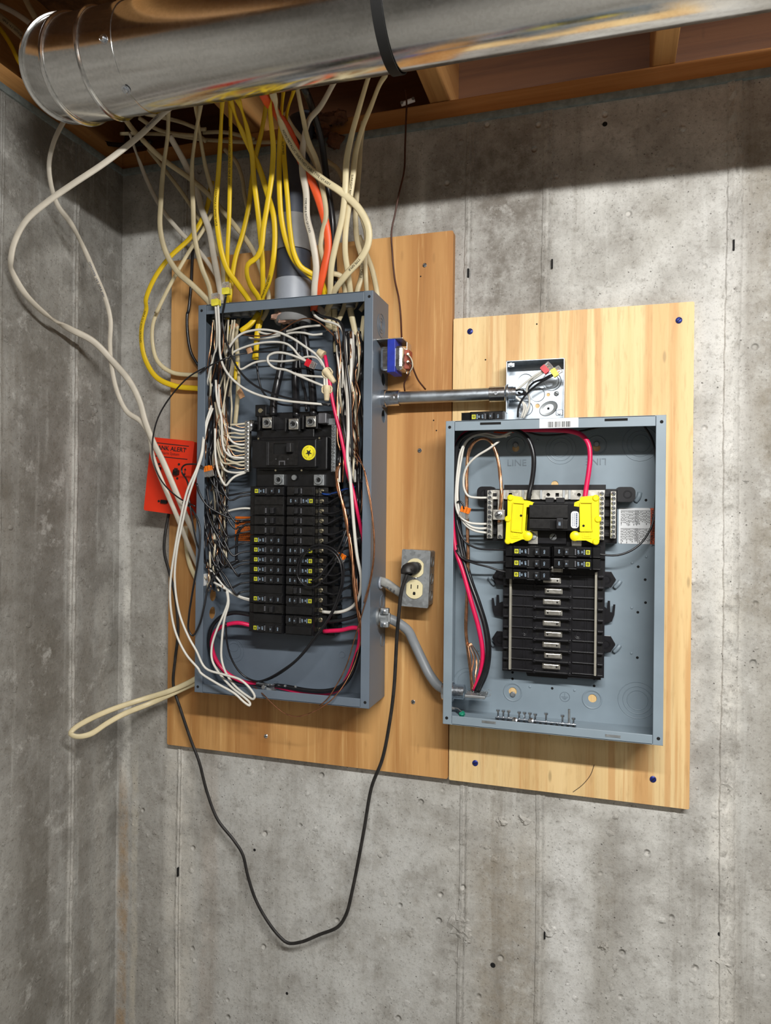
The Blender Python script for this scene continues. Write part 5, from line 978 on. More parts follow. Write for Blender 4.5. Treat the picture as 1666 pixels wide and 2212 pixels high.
# loose white cable that loops across the left
c = nm('long white cable swinging out over the left wall, outermost loop', [('1', 760, 430, .30), ('1', 690, 480, .27), ('1', 590, 575, .28), ('1', 450, 685, .30), ('1', 300, 785, .32), ('1', 200, 855, .33), ('1', 110, 935, .34), ('1', 60, 1030, .345), ('1', 46, 1100, .345), ('6', 50, 0, .335), ('6', 110, 110, .31), ('6', 210, 210, .26), ('6', 265, 245, .225), ('6', 320, 275, .20), ('6', 420, 328, .165), ('6', 510, 420, .14), ('6', 585, 510, .135), ('6', 630, 600, .13), ('6', 655, 690, .125), ('6', 690, 780, .115), ('6', 735, 870, .105), ('6', 790, 1000, .10), ('6', 840, 1120, .09), ('6', 880, 1210, .06), ('6', 905, 1290, .03)], 'nmw', .0066, .003)
cable_print(c, 'CERROWIRE', .06, .0062, 'inkb')
c = nm('long white cable crossing over to the left wall, inner loop', [('1', 360, 400, .26), ('1', 340, 430, .25), ('1', 270, 515, .27), ('1', 222, 620, .28), ('1', 208, 720, .275), ('1', 240, 860, .25), ('1', 300, 945, .23), ('1', 355, 1050, .19), ('1', 410, 1176, .18), ('6', 470, 120, .16), ('6', 498, 230, .15), ('6', 496, 340, .145), ('6', 503, 440, .135), ('6', 530, 560, .125), ('6', 572, 645, .12), ('6', 635, 690, .12), ('6', 672, 750, .115), ('6', 690, 850, .105), ('6', 735, 970, .10), ('6', 795, 1110, .09), ('6', 850, 1250, .06), ('6', 895, 1350, .03)], 'nmw', .0054, .0028)
cable_print(c, 'CERROWIRE  14/2  NM-B  600V', .34, .0058, 'inkb')
c = nm('cream cable folded in a narrow hairpin low on the left wall', [('6', 905, 1835, .03), ('6', 860, 1862, .04), ('6', 770, 1903, .055), ('6', 650, 1940, .065), ('6', 500, 1990, .12), ('6', 380, 2045, .175), ('6', 328, 2080, .20), ('6', 318, 2098, .205), ('6', 345, 2110, .20), ('6', 405, 2100, .18), ('6', 480, 2052, .145), ('6', 560, 2008, .11), ('6', 680, 1960, .06), ('6', 780, 1915, .05), ('6', 860, 1878, .035), ('6', 905, 1860, .03)], 'nmc', .0056, .0026)
nm('yellowed cable edge showing behind the old panel left side', [('6', 838, 1160, .03), ('6', 840, 1240, .03), ('6', 855, 1330, .03), ('6', 895, 1420, .03)], 'nmc', .0055, .0026)
# cables at the top left, between the left wall and the duct
for i, (lab, mat, pts, w) in enumerate((('upper white cable at the top left corner of the photo', 'nm', [(90, -40, .30), (130, 40, .30), (190, 140, .29)], .0055), ('middle white cable at the top left corner', 'nmw', [(-40, 0, .32), (0, 22, .31), (60, 52, .30), (122, 95, .29), (190, 150, .27)], .005),
    ('printed white cable at the top left corner slanting to the duct', 'nm', [(-40, 40, .31), (0, 72, .31), (80, 140, .30), (190, 245, .29), (260, 320, .25)], .0065), ('yellow cable hanging by the top left corner and passing under the duct', 'ye', [(-30, 90, .29), (0, 122, .29), (45, 190, .28), (80, 262, .27), (120, 320, .25), (165, 365, .24), (235, 410, .21), (320, 432, .18), (400, 448, .15)], .0042),
    ('dim cable bending near the corner of the two walls', 'nm', [(255, 425, .15), (290, 470, .14), (330, 530, .12), (380, 580, .10)], .0035))):
    c = nm(lab, pts, mat, w, .0026, c=1)
    if i == 2: cable_print(c, 'NM-B 14-2 WITH GROUND', .2, .006)
wire('cable', 'black cable curving through the corner under the duct', 'cable', 'bk', 1, [(250, 410, .10), (280, 470, .09), (330, 530, .07), (400, 590, .05), (480, 612, .045), (560, 612, .045), (640, 600, .05)], .005)
# connectors under the box top
for i, (x, y) in enumerate(((410, 262), (480, 262), (560, 258), (1170, 222), (1290, 215), (235, 275), (330, 270))):
    p = AC(4, x, y, .060); o = MB().lathe(V(p.x, .060, OZ1-.014), (0, 0, 1), [(0, .0105), (.002, .012), (.006, .012), (.007, .0135), (.0125, .0135)], 20).build('cable_connector', 'dull', None, True); tag(o, 'dull steel cable connector under the old panel top wall, %s from the left' % ('third', 'fourth', 'fifth', 'sixth', 'last', 'first', 'second')[i], 'cable fitting', 'cable connectors in the old panel top')
# ================================================================== wires inside the old panel
def w4(label, pts, mat, r=.0019, c=4, group=None): return wire('wire', label, 'wire', mat, c, pts, r, None, group, n=7)
w4('white wire dropping from the left yellow connector and swooping right to the wire nut', [(258, 215, .124), (268, 400, .115), (270, 550, .108), (285, 650, .105), (330, 745, .105), (430, 845, .105), (560, 912, .105), (750, 958, .105), (950, 980, .105), (1050, 988, .10), (1135, 995, .095)], 'wh', .0024)
w4('second white wire dropping from the left yellow connector down the left side', [(238, 215, .124), (250, 400, .112), (248, 530, .10), (215, 650, .09), (185, 760, .085), (180, 830, .08), (200, 850, .075), (215, 830, .07)], 'wh', .0024)
w4('white wire arching highest across the old panel to the tan nut', [(320, 590, .10), (360, 520, .10), (430, 445, .098), (540, 410, .096), (640, 408, .096), (740, 430, .096), (850, 480, .098), (940, 540, .10), (1030, 605, .10), (1070, 660, .10), (1095, 710, .102)], 'wh', .0024)
w4('white wire in the second arch, ending at the red connector', [(340, 640, .09), (370, 590, .09), (460, 545, .088), (580, 512, .088), (720, 503, .088), (800, 520, .09), (850, 560, .092), (885, 605, .095), (930, 640, .098), (960, 662, .10)], 'wh', .0023)
w4('white wire bent in a hairpin from the red connector to the winged nut', [(960, 658, .10), (880, 622, .10), (780, 590, .10), (700, 588, .10), (650, 615, .10), (650, 660, .10), (700, 705, .10), (790, 722, .10), (880, 762, .102), (980, 805, .104), (1085, 848, .106)], 'wh', .0024)
w4('white wire sagging from the left bundle to the middle of the panel', [(400, 700, .085), (440, 716, .085), (490, 690, .085), (550, 662, .085), (640, 650, .085), (760, 655, .088), (870, 642, .09), (960, 618, .095), (1035, 630, .098), (1080, 690, .1)], 'wh', .0023)
w4('white wire ending loose at upper right of the conduit, upper of two', [(560, 420, .06), (640, 440, .06), (720, 440, .06), (830, 410, .065), (930, 385, .07), (1060, 373, .07)], 'wh', .0023)
w4('white wire ending loose at upper right of the conduit, lower of two', [(500, 470, .06), (560, 482, .06), (700, 462, .06), (850, 430, .065), (930, 432, .07), (1000, 447, .07), (1075, 440, .07)], 'wh', .0023)
w4('white wire short of the winged nut, lying almost level', [(790, 724, .098), (880, 755, .1), (960, 768, .102), (1085, 776, .104)], 'wh', .0022)
for i, x in enumerate((1090, 1110)): w4('%s white wire rising from the winged nut' % ('left', 'right')[i], [(x, 770, .104), (x, 810, .106), (x+2, 850, .108)], 'wh', .0022)
w4('black wire from the upper yellow connector swooping across to the right side', [(322, 125, .124), (305, 220, .118), (292, 300, .112), (300, 400, .108), (345, 560, .108), (420, 720, .108), (530, 832, .106), (700, 912, .104), (900, 962, .102), (1135, 998, .098)], 'bk', .0021)
w4('black wire crossing behind the service conductors low down', [(560, 670, .05), (575, 780, .05), (610, 895, .05), (720, 982, .055), (900, 1000, .06), (1130, 993, .07)], 'bk', .002)
w4('thin black wire lying level below the hairpin', [(770, 715, .06), (860, 710, .06), (950, 712, .065), (1085, 728, .08)], 'bk', .0016)
w4('thin black wire arcing from the alarm box across the upper panel', [('6', 880, 1072, .125), ('6', 800, 1030, .12), ('6', 730, 960, .12), ('6', 692, 870, .12), ('6', 688, 780, .12), ('6', 710, 680, .12), ('6', 760, 590, .12), ('6', 850, 490, .122), ('6', 930, 445, .122), (120, 740, .12), (200, 685, .115), (320, 630, .105), (420, 600, .09), (520, 586, .08), (640, 580, .075), (800, 578, .07), (930, 576, .065)], 'bk', .0015)
w4('tarnished copper wire arching over the service conductors', [(430, 440, .08), (540, 455, .08), (640, 450, .08), (760, 408, .085), (870, 338, .09), (960, 318, .092), (1040, 345, .092), (1120, 410, .092), (1190, 490, .092), (1215, 600, .092)], 'cud', .0013)
w4('copper wire starting at the orange cable and plunging down the right', [(1000, 300, .075), (1060, 330, .08), (1130, 315, .085), (1180, 340, .09), (1200, 430, .095), (1215, 560, .1), (1215, 700, .104), (1195, 880, .106), (1190, 1100, .106), (1195, 1280, .106), (1215, 1350, .104)], 'cu', .0014)
w4('white wire leaving the stripped orange cable', [(1000, 262, .075), (1020, 300, .08), (1080, 335, .085), (1160, 355, .09), (1220, 390, .095), (1250, 470, .098), (1260, 600, .1), (1265, 800, .1), (1270, 1000, .1), (1275, 1300, .1)], 'wh', .0026)
w4('black wire leaving the stripped orange cable', [(1010, 265, .075), (1070, 300, .082), (1150, 320, .09), (1210, 345, .095), (1240, 410, .1), (1250, 560, .104), (1265, 700, .106), (1290, 900, .106), (1300, 1150, .106), (1310, 1400, .104)], 'bk', .0026)
for i, pts in enumerate(([(775, 290, .07), (778, 400, .062), (768, 540, .058), (745, 720, .058), (715, 860, .062), (695, 960, .07), (690, 1080, .076)], [(855, 300, .065), (870, 420, .05), (872, 600, .045), (862, 800, .045), (868, 950, .055), (872, 1090, .07)], [(915, 300, .072), (930, 400, .062), (950, 560, .055), (985, 760, .055), (1000, 920, .062), (1005, 1080, .076)])):
    wire('service_conductor', '%s of the three thick black service conductors in the old panel' % ('left', 'middle', 'right')[i], 'wire', 'bk', 4, pts, .0074, n=12)
wire('wire', 'thin bare-looking wire beside the middle service conductor', 'wire', 'bk', 4, [(890, 560, .05), (905, 760, .05), (940, 900, .06), (950, 1040, .07)], .003)
wire('wire', 'thick crimson wire from the tan nuts down the right side', 'wire', 'rd', 4, [(1095, 610, .1), (1108, 680, .103), (1130, 800, .104), (1150, 940, .105), (1175, 1060, .106), (1205, 1180, .106), (1240, 1340, .104), (1270, 1520, .1), ('5', 1310, 200, .095), ('5', 1345, 370, .095), ('5', 1385, 560, .085), ('5', 1405, 680, .08)], .0034)
wire('wire', 'thick white wire running down the right side and back to the lowest terminals', 'wire', 'wh', 4, [(1300, 480, .09), (1300, 720, .1), (1285, 900, .102), (1278, 1200, .104), (1270, 1400, .104), ('5', 1290, 100, .104), ('5', 1322, 500, .104), ('5', 1345, 720, .1), ('5', 1378, 900, .096), ('5', 1370, 1020, .09), ('5', 1320, 1115, .08), ('5', 1240, 1160, .075), ('5', 1150, 1170, .072), ('5', 1075, 1165, .07)], .0032)
gc = thing('ground_conductor', 'thick twisted bare copper ground conductor running down right of the old breakers', 'wire', AC(5, 1205, 0, .094))
for k in range(4):
    a = k*.9; MB().sweep(path(5, [(1205+8*math.cos(a+i*1.1)+dx, y, .094+.0022*math.sin(a+i*1.1)) for i, (dx, y) in enumerate(((5, 0), (-14, 60), (-14, 120), (-8, 190), (8, 260), (30, 330), (52, 420), (66, 500), (76, 560), (90, 660), (103, 780), (114, 900), (124, 1000), (140, 1100), (158, 1200), (172, 1290), (176, 1420)))]), .0022, .0022, 8).build('strand', 'cu' if k % 2 else 'cud', gc, 'full')
# sheath ends and paper filler inside the box top
for i, (pts, mat, w) in enumerate((([(215, 260), (222, 330), (238, 420), (250, 520)], 'nm', .0068), ([(322, 280), (320, 360), (318, 430)], 'nm', .0055), ([(1135, 190), (1120, 300), (1118, 400)], 'nmc', .006), ([(1165, 200), (1175, 380), (1185, 580)], 'nmc', .0062), ([(1270, 180), (1300, 300), (1330, 430), (1350, 500)], 'nmc', .0055), ([(1400, 300), (1385, 420), (1372, 520)], 'nmc', .005), ([(420, 320), (400, 420), (410, 620), (415, 850), (405, 1000), (390, 1150)], 'nm', .005))):
    nm('stripped cable sheath end inside the old panel top, %s from the left' % ('first', 'second', 'fourth', 'fifth', 'sixth', 'last', 'third')[i], [(x, y, .06) for x, y in pts], mat, w, .003, c=4)
ye('stripped yellow sheath end inside the old panel top, slanting left', [(575, 270, .07), (520, 350, .078), (432, 418, .082)], c=4); ye('stripped yellow sheath end hanging straight in the old panel', [(600, 300, .055), (570, 420, .055), (558, 540, .055), (540, 640, .055)], c=4, w=.006)
ye('short yellow sheath end among wires at the left of the old panel', [(405, 660, .075), (395, 740, .075), (392, 800, .075)], c=4, w=.004)
for i, (x, y, dx, dy) in enumerate(((400, 360, -40, 30), (420, 880, 30, 60), (360, 520, -30, 40), (490, 540, 20, 50))):
    p = AC(4, x, y, .08); q = AC(4, x+dx, y+dy, .085); tag(MB().sweep([p, p.lerp(q, .5)+Vector((.002, -.003, 0)), q], .006, .0012, 6).build('paper_filler', 'paper', None), 'torn kraft paper filler, %s scrap at upper left of the old panel' % ('uppermost', 'lowest', 'second', 'third')[i], 'paper')
# bundle down the left side
rd = random.Random(12)
ORDW = ['first', 'second', 'third', 'fourth', 'fifth', 'sixth', 'seventh', 'eighth', 'ninth', 'tenth', 'eleventh', 'twelfth', 'thirteenth', 'fourteenth', 'fifteenth', 'sixteenth']
def bundle(n, mats, xs0, xs1, y0, y1, s0, s1, lab, grp, cc=4, drift=45):
    todo = [(mats[i % len(mats)], rd.uniform(*xs0)) for i in range(n)]; seen = {}
    for (mt, nmx, r), x in sorted(todo, key=lambda q: q[1]):
        k = seen.get(nmx, 0); seen[nmx] = k+1; e = xs1[0]+(xs1[1]-xs1[0])*min(1, max(0, (x-xs0[0])/(xs0[1]-xs0[0])+rd.uniform(-.45, .45))); pts = []; m = 7
        for j in range(m+1): f = j/m; pts.append((x+(e-x)*f+rd.uniform(-drift, drift)*(0.3 if j in (0, m) else 1)*.6, y0+(y1-y0)*f, rd.uniform(s0, s1)))
        w4('%s wire, %s from left of its color, %s' % (nmx, ORDW[k], lab), pts, mt, r, cc, nmx+' wires '+grp)
ML = (('bk', 'black', .0019), ('wha', 'aged white', .0019), ('bk', 'black', .0019), ('cu', 'bare copper', .0011), ('wha', 'aged white', .0019), ('bk', 'black', .0018), ('cud', 'tarnished copper', .0011))
bundle(28, ML, (205, 400), (140, 330), 330, 1560, .05, .10, 'upper left tangle of the old panel', 'in the left bundle')
bundle(20, ML, (140, 325), (140, 320), 30, 820, .05, .10, 'lower left tangle of the old panel', 'in the lower left bundle', 5, 30)
bundle(9, ML, (130, 250), (170, 330), 760, 1000, .06, .10, 'lowest left tangle of the old panel', 'gathered low at left', 5, 20)
MR = (('bk', 'black', .0022), ('cu', 'bare copper', .0012), ('wh', 'white', .0022), ('bk', 'black', .002), ('wha', 'aged white', .002), ('cud', 'tarnished copper', .0012), ('bk', 'black', .0022))
bundle(30, MR, (1130, 1385), (1210, 1395), 420, 1600, .05, .104, 'right-hand tangle of the old panel', 'in the right bundle', 4, 40)
bundle(16, (('bk', 'black', .0021), ('bk', 'black', .002), ('cud', 'tarnished copper', .0012), ('bk', 'black', .0022)), (1250, 1395), (1310, 1395), 0, 1050, .05, .09, 'lower right tangle of the old panel', 'in the lower right bundle', 5, 25)
# wires to the left neutral bar
for k in range(15):
    y = 1140+k*27; mt, nmx, r = (('wha', 'white', .0021), ('cu', 'copper', .0012), ('wh', 'white', .0022), ('wha', 'white', .0021))[k % 4]; sx = rd.uniform(255, 330); dy = rd.uniform(-120, 60)
    w4('%s wire landing on the old panel left neutral bar, %s screw from the top' % (nmx, ORDW[k]), [(sx-rd.uniform(0, 30), y-260+dy, .085), (sx, y-120+dy*.6, .09), (sx+40, y-20+dy*.3, .092), (390, y+rd.uniform(-14, 14), .09), (440, y+4, .084), (480, y, .079)], mt, r, 4, nmx+' wires on the left neutral bar')
w4('white wire making the lowest dip to the left neutral bar', [(235, 1180, .1), (235, 1350, .1), (250, 1480, .1), (285, 1580, .1), (320, 1625, .1), (350, 1590, .1), (390, 1555, .095), (470, 1525, .08)], 'wh', .0024)
w4('white wire hooking in to the left neutral bar at mid height', [(240, 800, .1), (250, 950, .1), (285, 1100, .1), (290, 1250, .1), (305, 1340, .1), (350, 1395, .095), (410, 1408, .09), (470, 1410, .08)], 'wh', .0024)
# leads to the left breakers
LT = [(215, 225), (255, 250), (440, 445), (535, 535), (480, 482), (620, 622), (690, 690), (765, 758), (785, 785), (858, 858), (932, 932), (1000, 1000)]
for i, (yb, ye_) in enumerate(LT):
    y = ye_; x0 = 150+((i*53) % 120); w4('black lead arriving at the left breaker column, %s of twelve' % ORD[i].replace(' from the top', ''), [(x0-20, y-330-(i*37) % 90, .09), (x0+10, y-190, .095), (x0+70, y-60-(i*31) % 50, .095), (x0+150, y+25+(i*17) % 30, .09), (430, y+14, .082), (500, y+3, .074), (545, y, .07)], 'bk', .002, 5)
w4('white lead at the second breaker of the left column', [(270, 420, .08), (330, 380, .08), (400, 362, .078), (470, 355, .074), (540, 360, .07)], 'wh', .0022, 5)
w4('white lead sloping down to the low left double breaker', [(225, 935, .09), (290, 970, .09), (370, 1020, .085), (440, 1055, .078), (530, 1080, .07)], 'wh', .0024, 5)
w4('second white lead beside the low left double breaker', [(190, 830, .09), (250, 900, .09), (330, 990, .088), (430, 1045, .08), (530, 1072, .072)], 'wh', .002, 5)
w4('black wire looping up over the orange sticker', [(400, 760, .08), (402, 660, .08), (410, 560, .08), (440, 505, .08), (480, 482, .076), (540, 480, .07)], 'bk', .0028, 5)
# leads to the right breakers
RT = [215, 228, 300, 378, 460, 540, 610, 690, 780, 858, 925, 1000, 1095, 1235]
for i, y in enumerate(RT):
    mt = 'bl' if i == 1 else 'bk'; e = 1300+(i*41) % 90
    w4('%s lead leaving the right terminals, %s of fourteen' % ('blue' if mt == 'bl' else 'black', ('first', 'second', 'third', 'fourth', 'fifth', 'sixth', 'seventh', 'eighth', 'ninth', 'tenth', 'eleventh', 'twelfth', 'thirteenth', 'fourteenth')[i]), [(1072, y+12, .069), (1110, y+18, .07), (1170, y+30-(i*23) % 50, .068), (1240, y+10-(i*29) % 60, .068), (e, y-50, .066), (e+25, y-160, .068), (e+20, y-300, .07)] if i != 13 else [(1110, 1245, .069), (1180, 1235, .07), (1260, 1222, .068), (1360, 1180, .066), (1390, 1080, .06)], mt, .002 if i < 13 else .0036, 5)
for i, pts in enumerate(([(1280, 470, .09), (1225, 620, .1), (1170, 730, .1), (1100, 820, .1), (1050, 890, .1), (985, 930, .098)], [(1290, 520, .09), (1250, 640, .1), (1200, 740, .102), (1130, 850, .102), (1075, 920, .1), (1010, 968, .1), (940, 960, .1), (885, 900, .1), (880, 820, .1), (915, 720, .1), (990, 655, .1), (1090, 645, .1), (1180, 690, .1), (1235, 790, .1), (1240, 900, .1), (1215, 1030, .1), (1150, 1180, .1), (1030, 1360, .1), (900, 1520, .098), (780, 1622, .09), (650, 1695, .075), (570, 1710, .07)], [(895, 880, .104), (905, 780, .104), (950, 700, .104), (1020, 670, .104), (1110, 672, .104), (1180, 720, .104), (1222, 820, .104), (1225, 930, .104), (1190, 1060, .104), (1135, 1190, .104), (1010, 1370, .104), (880, 1530, .1), (760, 1622, .09), (640, 1690, .078), (560, 1708, .07), (480, 1680, .07), (410, 1615, .075), (350, 1500, .08), (325, 1380, .085), (318, 1250, .09)])):
    w4(('short black wire looped over the right breakers', 'long black wire coiled over the right breakers then dropping to the box floor', 'second long black wire coiled over the right breakers and climbing the left side')[i], pts, 'bk', .0019, 5)
# feeders
wire('feeder', 'red feeder from the lowest left breaker round to the box floor', 'wire', 'rd', 5, [(545, 1280, .068), (500, 1268, .072), (420, 1252, .078), (330, 1265, .08), (245, 1310, .08), (210, 1400, .078), (228, 1510, .075), (290, 1610, .07), (390, 1685, .065), (480, 1718, .06), (570, 1722, .06), (650, 1735, .058)], .0042, n=10)
wire('feeder', 'black feeder from the lowest left breaker round to the box floor', 'wire', 'bk', 5, [(545, 1195, .066), (480, 1182, .068), (380, 1172, .07), (280, 1205, .074), (205, 1290, .076), (188, 1420, .074), (225, 1560, .07), (310, 1660, .066), (420, 1712, .06), (560, 1730, .056), (650, 1745, .055)], .0042, n=10)
wire('feeder', 'red feeder from the lowest right breaker along the floor to the right wall', 'wire', 'rd', 5, [(1085, 1318, .068), (1150, 1314, .07), (1230, 1308, .072), (1310, 1290, .074), (1362, 1300, .074), (1365, 1400, .075), (1320, 1560, .075), (1265, 1690, .07), (1210, 1765, .06), (1120, 1800, .055), (960, 1800, .055), (820, 1775, .055), (690, 1742, .055)], .0042, n=10)
wire('feeder', 'black feeder sweeping from the right wall along the old box floor', 'wire', 'bk', 5, [(1390, 1180, .06), (1385, 1350, .068), (1345, 1520, .078), (1290, 1670, .078), (1210, 1755, .07), (1100, 1785, .065), (960, 1780, .062), (800, 1752, .06), (690, 1738, .058)], .0044, n=10)
p = AC(5, 645, 1715, .07); f5 = thing('cable_clamp', 'zinc cable clamp on the floor of the tall old panel', 'cable fitting', p)
a, b = AC(5, 580, 1705, .07), AC(5, 705, 1722, .07); MB().box(a.x, b.x, .055, .085, b.z-H-.004, b.z-H+.001).build('clamp_plate', 'zinc', f5, False, .001); MB().lathe(V(p.x, .068, OZ0+.0015), (0, 0, 1), [(0, .016), (.004, .016), (.005, .013), (.012, .013)], 20).build('collar', 'dull', f5, True)
for x, y in ((618, 1755), (785, 1745), (868, 1750)): q = AC(5, x, y, .09); MB().lathe(q, (0, -1, .3), [(0, .005 if x < 700 else .0025), (.003, .004 if x < 700 else .002)], 10).build('clamp_screw', 'zinc', f5, True)
# white pairs spilling out over the lower left
w4('white wire spilling out over the left rim and hooking below it, lower of two', [('16', 420, 120, .095), ('16', 330, 400, .104), ('16', 290, 650, .112), ('16', 262, 880, .12), ('6', 888, 900, .125), ('6', 845, 1000, .135), ('6', 812, 1140, .14), ('6', 788, 1270, .14), ('6', 768, 1420, .14), ('6', 770, 1530, .14), ('6', 792, 1640, .14), ('6', 840, 1740, .14), ('6', 895, 1805, .14), (120, 1640, .138), (250, 1725, .136), (390, 1805, .134), (460, 1870, .132), (505, 1898, .13), (508, 1880, .128), (460, 1832, .125), (370, 1760, .12), (275, 1655, .112), (212, 1545, .105), (208, 1440, .1), (250, 1300, .098), (298, 1190, .095), (335, 1080, .092), (320, 980, .09)], 'wh', .0023, 5)
w4('white wire spilling out over the left rim and hooking below it, upper of two', [('16', 440, 160, .095), ('16', 345, 430, .104), ('16', 300, 680, .112), ('16', 272, 900, .12), ('6', 885, 925, .125), ('6', 850, 1030, .132), ('6', 820, 1160, .135), ('6', 798, 1270, .135), ('6', 788, 1400, .135), ('6', 808, 1550, .135), ('6', 850, 1660, .135), ('6', 885, 1722, .134), (160, 1605, .132), (300, 1655, .13), (430, 1695, .128), (505, 1760, .126), (545, 1825, .124), (532, 1848, .122), (485, 1822, .118), (390, 1745, .114), (318, 1640, .106), (285, 1530, .1), (288, 1380, .098), (308, 1220, .095), (340, 1100, .092), (330, 990, .09)], 'wh', .0023, 5)
w4('black wire hanging in a long loop outside the left rim', [(-20, 310, .12), (40, 345, .118), (110, 480, .12), (115, 640, .124), (95, 800, .128), (60, 1000, .13), (30, 1200, .13), (28, 1310, .13), (60, 1352, .128), (110, 1270, .124), (150, 1120, .118), (185, 960, .11), (260, 850, .1), (340, 790, .095), (420, 760, .09)], 'bk', .002, 5)
w4('short black wire curling over the alarm box face', [('10', 1640, 930, .12), ('10', 1500, 860, .12), ('10', 1300, 845, .115), ('10', 1150, 870, .11), ('10', 1080, 950, .11), ('10', 1095, 1080, .11), ('10', 1180, 1200, .112), ('10', 1240, 1350, .115), ('10', 1250, 1600, .118), ('10', 1290, 1900, .12), ('5', 90, 620, .115), ('5', 160, 790, .105)], 'bk', .0017, 5)
w4('black wire sagging from the left rim to mid height breakers', [(90, 160, .118), (110, 230, .115), (170, 330, .11), (280, 400, .1), (380, 440, .09), (450, 445, .08), (530, 440, .072)], 'bk', .0022, 5)
# long thin coppers at the right and bottom
w4('thin copper wire hanging in a big loop below the old panel', [(1385, 1350, .09), (1330, 1560, .1), (1240, 1740, .115), (1150, 1850, .125), (1060, 1915, .128), (960, 1965, .13), (870, 1985, .13), (780, 1960, .128), (690, 1890, .124), (620, 1820, .118), (570, 1775, .1), (540, 1750, .08)], 'cud', .0011, 5)
w4('thin copper wire bowing over the right rim and down to the big loop', [('4', 1310, 1330, .1), ('4', 1360, 1400, .108), ('4', 1415, 1540, .118), (1405, 60, .122), (1435, 190, .124), (1465, 400, .125), (1482, 600, .125), (1475, 780, .125), (1440, 980, .122), (1385, 1180, .118), (1320, 1400, .115), (1265, 1580, .115), (1190, 1730, .118), (1110, 1850, .122), (1050, 1900, .125)], 'cud', .0011, 5)
w4('thin copper wire twin of the bowing one, just inside it', [('4', 1300, 1340, .1), ('4', 1350, 1420, .106), (1390, 20, .118), (1425, 180, .122), (1450, 330, .123), (1468, 480, .123), (1478, 680, .123), (1450, 900, .12), (1400, 1090, .116)], 'cu', .0011, 5)
# ================================================================== wires inside the new panel
n8 = lambda *a, **k: wire('wire', *a, **k)
wire('feeder', 'thick black feeder arching from the left wall to the left lug cover', 'wire', 'bk', 8, [(252, 1795, .075), (300, 1680, .075), (322, 1560, .075), (305, 1400, .072), (255, 1240, .068), (205, 1100, .062), (165, 960, .058), (138, 800, .055), (128, 600, .055), (128, 400, .055), (140, 280, .058), (190, 225, .064), (280, 200, .068), (400, 190, .07), (500, 200, .074), (570, 250, .078), (602, 340, .08), (605, 420, .08), (592, 520, .08), (578, 580, .082), (572, 625, .082)], .0042, n=12)
wire('feeder', 'thick red feeder arching from the left wall to the right lug cover', 'wire', 'rd', 8, [(240, 1790, .07), (280, 1680, .07), (292, 1560, .07), (270, 1420, .068), (220, 1240, .066), (170, 1060, .062), (130, 940, .058), (112, 820, .055), (112, 600, .052), (118, 420, .052), (138, 280, .052), (185, 215, .055), (300, 192, .058), (450, 190, .06), (600, 194, .062), (740, 196, .065), (840, 205, .068), (900, 228, .07), (940, 280, .074), (950, 360, .076), (942, 450, .078), (925, 560, .08), (916, 630, .082)], .0042, n=12)
wire('feeder', 'second thick black feeder beside the red one low on the left', 'wire', 'bk', 8, [(262, 1798, .065), (312, 1690, .066), (332, 1560, .066), (318, 1420, .064), (272, 1260, .06), (222, 1120, .055), (185, 980, .05), (158, 840, .048), (140, 640, .046), (140, 420, .046), (175, 300, .046), (230, 240, .046)], .004, n=12)
gc = thing('ground_conductor', 'twisted bare copper ground conductor arching from the clamp into the lug of the new panel', 'wire', AC(8, 230, 1790, .058))
for k in range(4):
    a = k*1.57; pts = [(230, 1790), (210, 1600), (190, 1440), (192, 1300), (200, 1150), (203, 1000), (200, 850), (196, 700), (194, 560), (196, 440), (205, 340), (235, 275), (285, 248), (330, 258), (365, 310), (390, 400), (402, 500), (408, 580), (400, 680), (390, 760)]
    MB().sweep(path(8, [(x+5*math.cos(a+i*1.2), y+2*math.sin(a+i*1.2), .058+.002*math.sin(a+i*1.2)+(.004 if i > 10 else 0)+(.006 if i > 16 else 0)) for i, (x, y) in enumerate(pts)]), .0019, .0019, 8).build('strand', 'cu', gc, 'full')
for k in range(6): MB().sweep(path(8, [(200+k*4, 1500, .062), (215+k*9+(k % 2)*14, 1600, .068-.003*k), (225+k*8-(k % 3)*10, 1700, .07), (232+k*5, 1790, .072)]), .0008, .0008, 6).build('frayed_strand', 'cu', gc, 'full')
WN = [('outer white wire down the left wall of the new panel to the lower bar screws', [(470, 205, .06), (400, 232, .06), (300, 215, .058), (210, 245, .058), (160, 320, .06), (138, 440, .062), (128, 560, .064), (128, 660, .066), (150, 720, .068), (200, 760, .068), (260, 770, .066), (330, 770, .062)]),
      ('second white wire down the left wall of the new panel', [(460, 225, .055), (370, 240, .055), (260, 225, .055), (190, 270, .055), (160, 380, .056), (140, 520, .06), (140, 640, .064), (160, 720, .066), (215, 785, .066), (270, 798, .064), (330, 796, .062)]),
      ('third white wire down the left wall, lowest on the bar', [(440, 235, .052), (340, 225, .052), (240, 222, .052), (175, 300, .052), (150, 450, .055), (132, 600, .058), (145, 700, .062), (190, 780, .064), (250, 815, .064), (330, 826, .062)]),
      ('white wire with a wide bulge landing on the uppermost left bar screw', [(395, 262, .07), (330, 310, .07), (250, 360, .068), (195, 420, .066), (175, 490, .066), (180, 560, .066), (205, 600, .066), (260, 610, .065), (330, 610, .062)])]
for lab, pts in WN: wire('wire', lab, 'wire', 'wh', 8, pts, .0021)
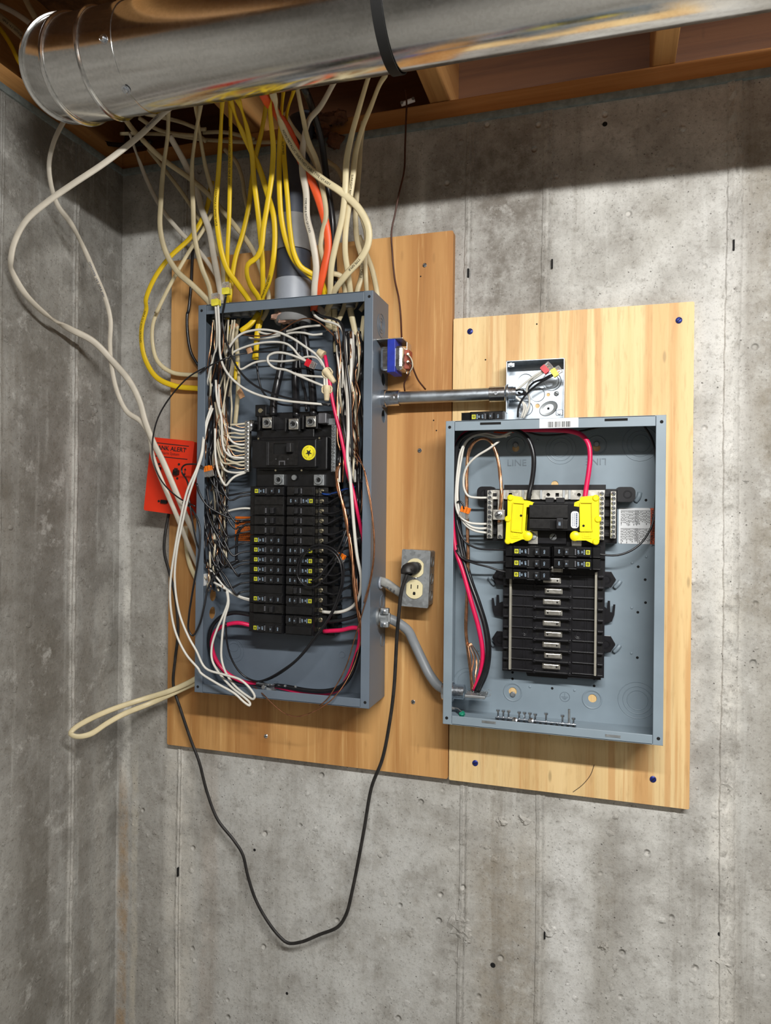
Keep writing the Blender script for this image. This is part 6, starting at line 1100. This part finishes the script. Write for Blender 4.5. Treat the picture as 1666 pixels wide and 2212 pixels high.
for lab, pts in (('thin black wire entering the top left breaker of the new panel', [(150, 300, .05), (135, 500, .05), (130, 700, .055), (145, 800, .06), (185, 880, .064), (260, 920, .066), (350, 928, .066), (460, 930, .066)]), ('thin black wire entering the middle left breaker of the new panel', [(135, 900, .06), (160, 970, .062), (230, 1000, .066), (330, 1008, .066), (460, 1000, .066)]), ('thin black wire entering the bottom left breaker of the new panel', [(130, 930, .064), (165, 980, .066), (240, 1012, .068), (330, 1035, .068), (400, 1058, .067), (460, 1066, .066)]),
      ('black wire arcing from the right wall into the upper right breaker of the new panel', [(1275, 160, .05), (1320, 230, .048), (1350, 330, .045), (1355, 500, .045), (1348, 680, .05), (1325, 790, .056), (1270, 880, .06), (1200, 935, .064), (1120, 962, .066), (1030, 960, .066), (990, 950, .066)]), ('thin black wire under the top flange of the new panel', [(540, 200, .05), (640, 226, .05), (760, 224, .05), (880, 205, .052), (1000, 180, .055), (1100, 160, .058)]), ('short black wire end at the orange lever connector of the new panel', [(135, 640, .066), (150, 632, .07), (170, 650, .07), (178, 680, .07)])):
    wire('wire', lab, 'wire', 'bk', 8, pts, .0018)
wire('wire', 'thin orange-red wire end tucked under the top flange of the new panel', 'wire', 'or', 8, [(360, 208, .055), (420, 212, .055), (490, 206, .055)], .0016)
# wires in the junction box
for i, (mt, lab, pts) in enumerate((('wh', 'upper white wire to the red connector in the junction box', [(985, 520, .045), (1010, 505, .048), (1060, 465, .052), (1110, 425, .056), (1178, 383, .06)]), ('wh', 'lower white wire to the red connector in the junction box', [(1050, 700, .03), (1085, 620, .032), (1085, 560, .036), (1068, 520, .04), (1085, 465, .046), (1130, 430, .054), (1186, 392, .06)]),
    ('bk', 'upper black wire to the yellow connector in the junction box', [(1010, 530, .036), (1050, 545, .038), (1080, 500, .04), (1120, 460, .046), (1180, 440, .054), (1248, 405, .06)]), ('bk', 'long black wire sweeping up to the yellow connector in the junction box', [(1008, 700, .045), (1012, 640, .046), (1040, 575, .048), (1090, 520, .05), (1150, 470, .054), (1250, 412, .06)]),
    ('bk', 'black wire loop at the bushing of the junction box', [(985, 525, .045), (1010, 512, .05), (1045, 515, .05), (1050, 530, .046), (1030, 545, .042), (1000, 548, .04)]), ('wh', 'white wire from the bushing down into the new panel, left one', [(985, 545, .046), (1010, 575, .046), (1040, 600, .044), (1050, 640, .042), (1030, 705, .04)]), ('wh', 'white wire from the bushing down into the new panel, right one', [(985, 555, .042), (1020, 580, .042), (1060, 615, .04), (1062, 655, .038), (1045, 705, .036)]))):
    wire('wire', lab, 'wire', mt, 7, pts, .0019)
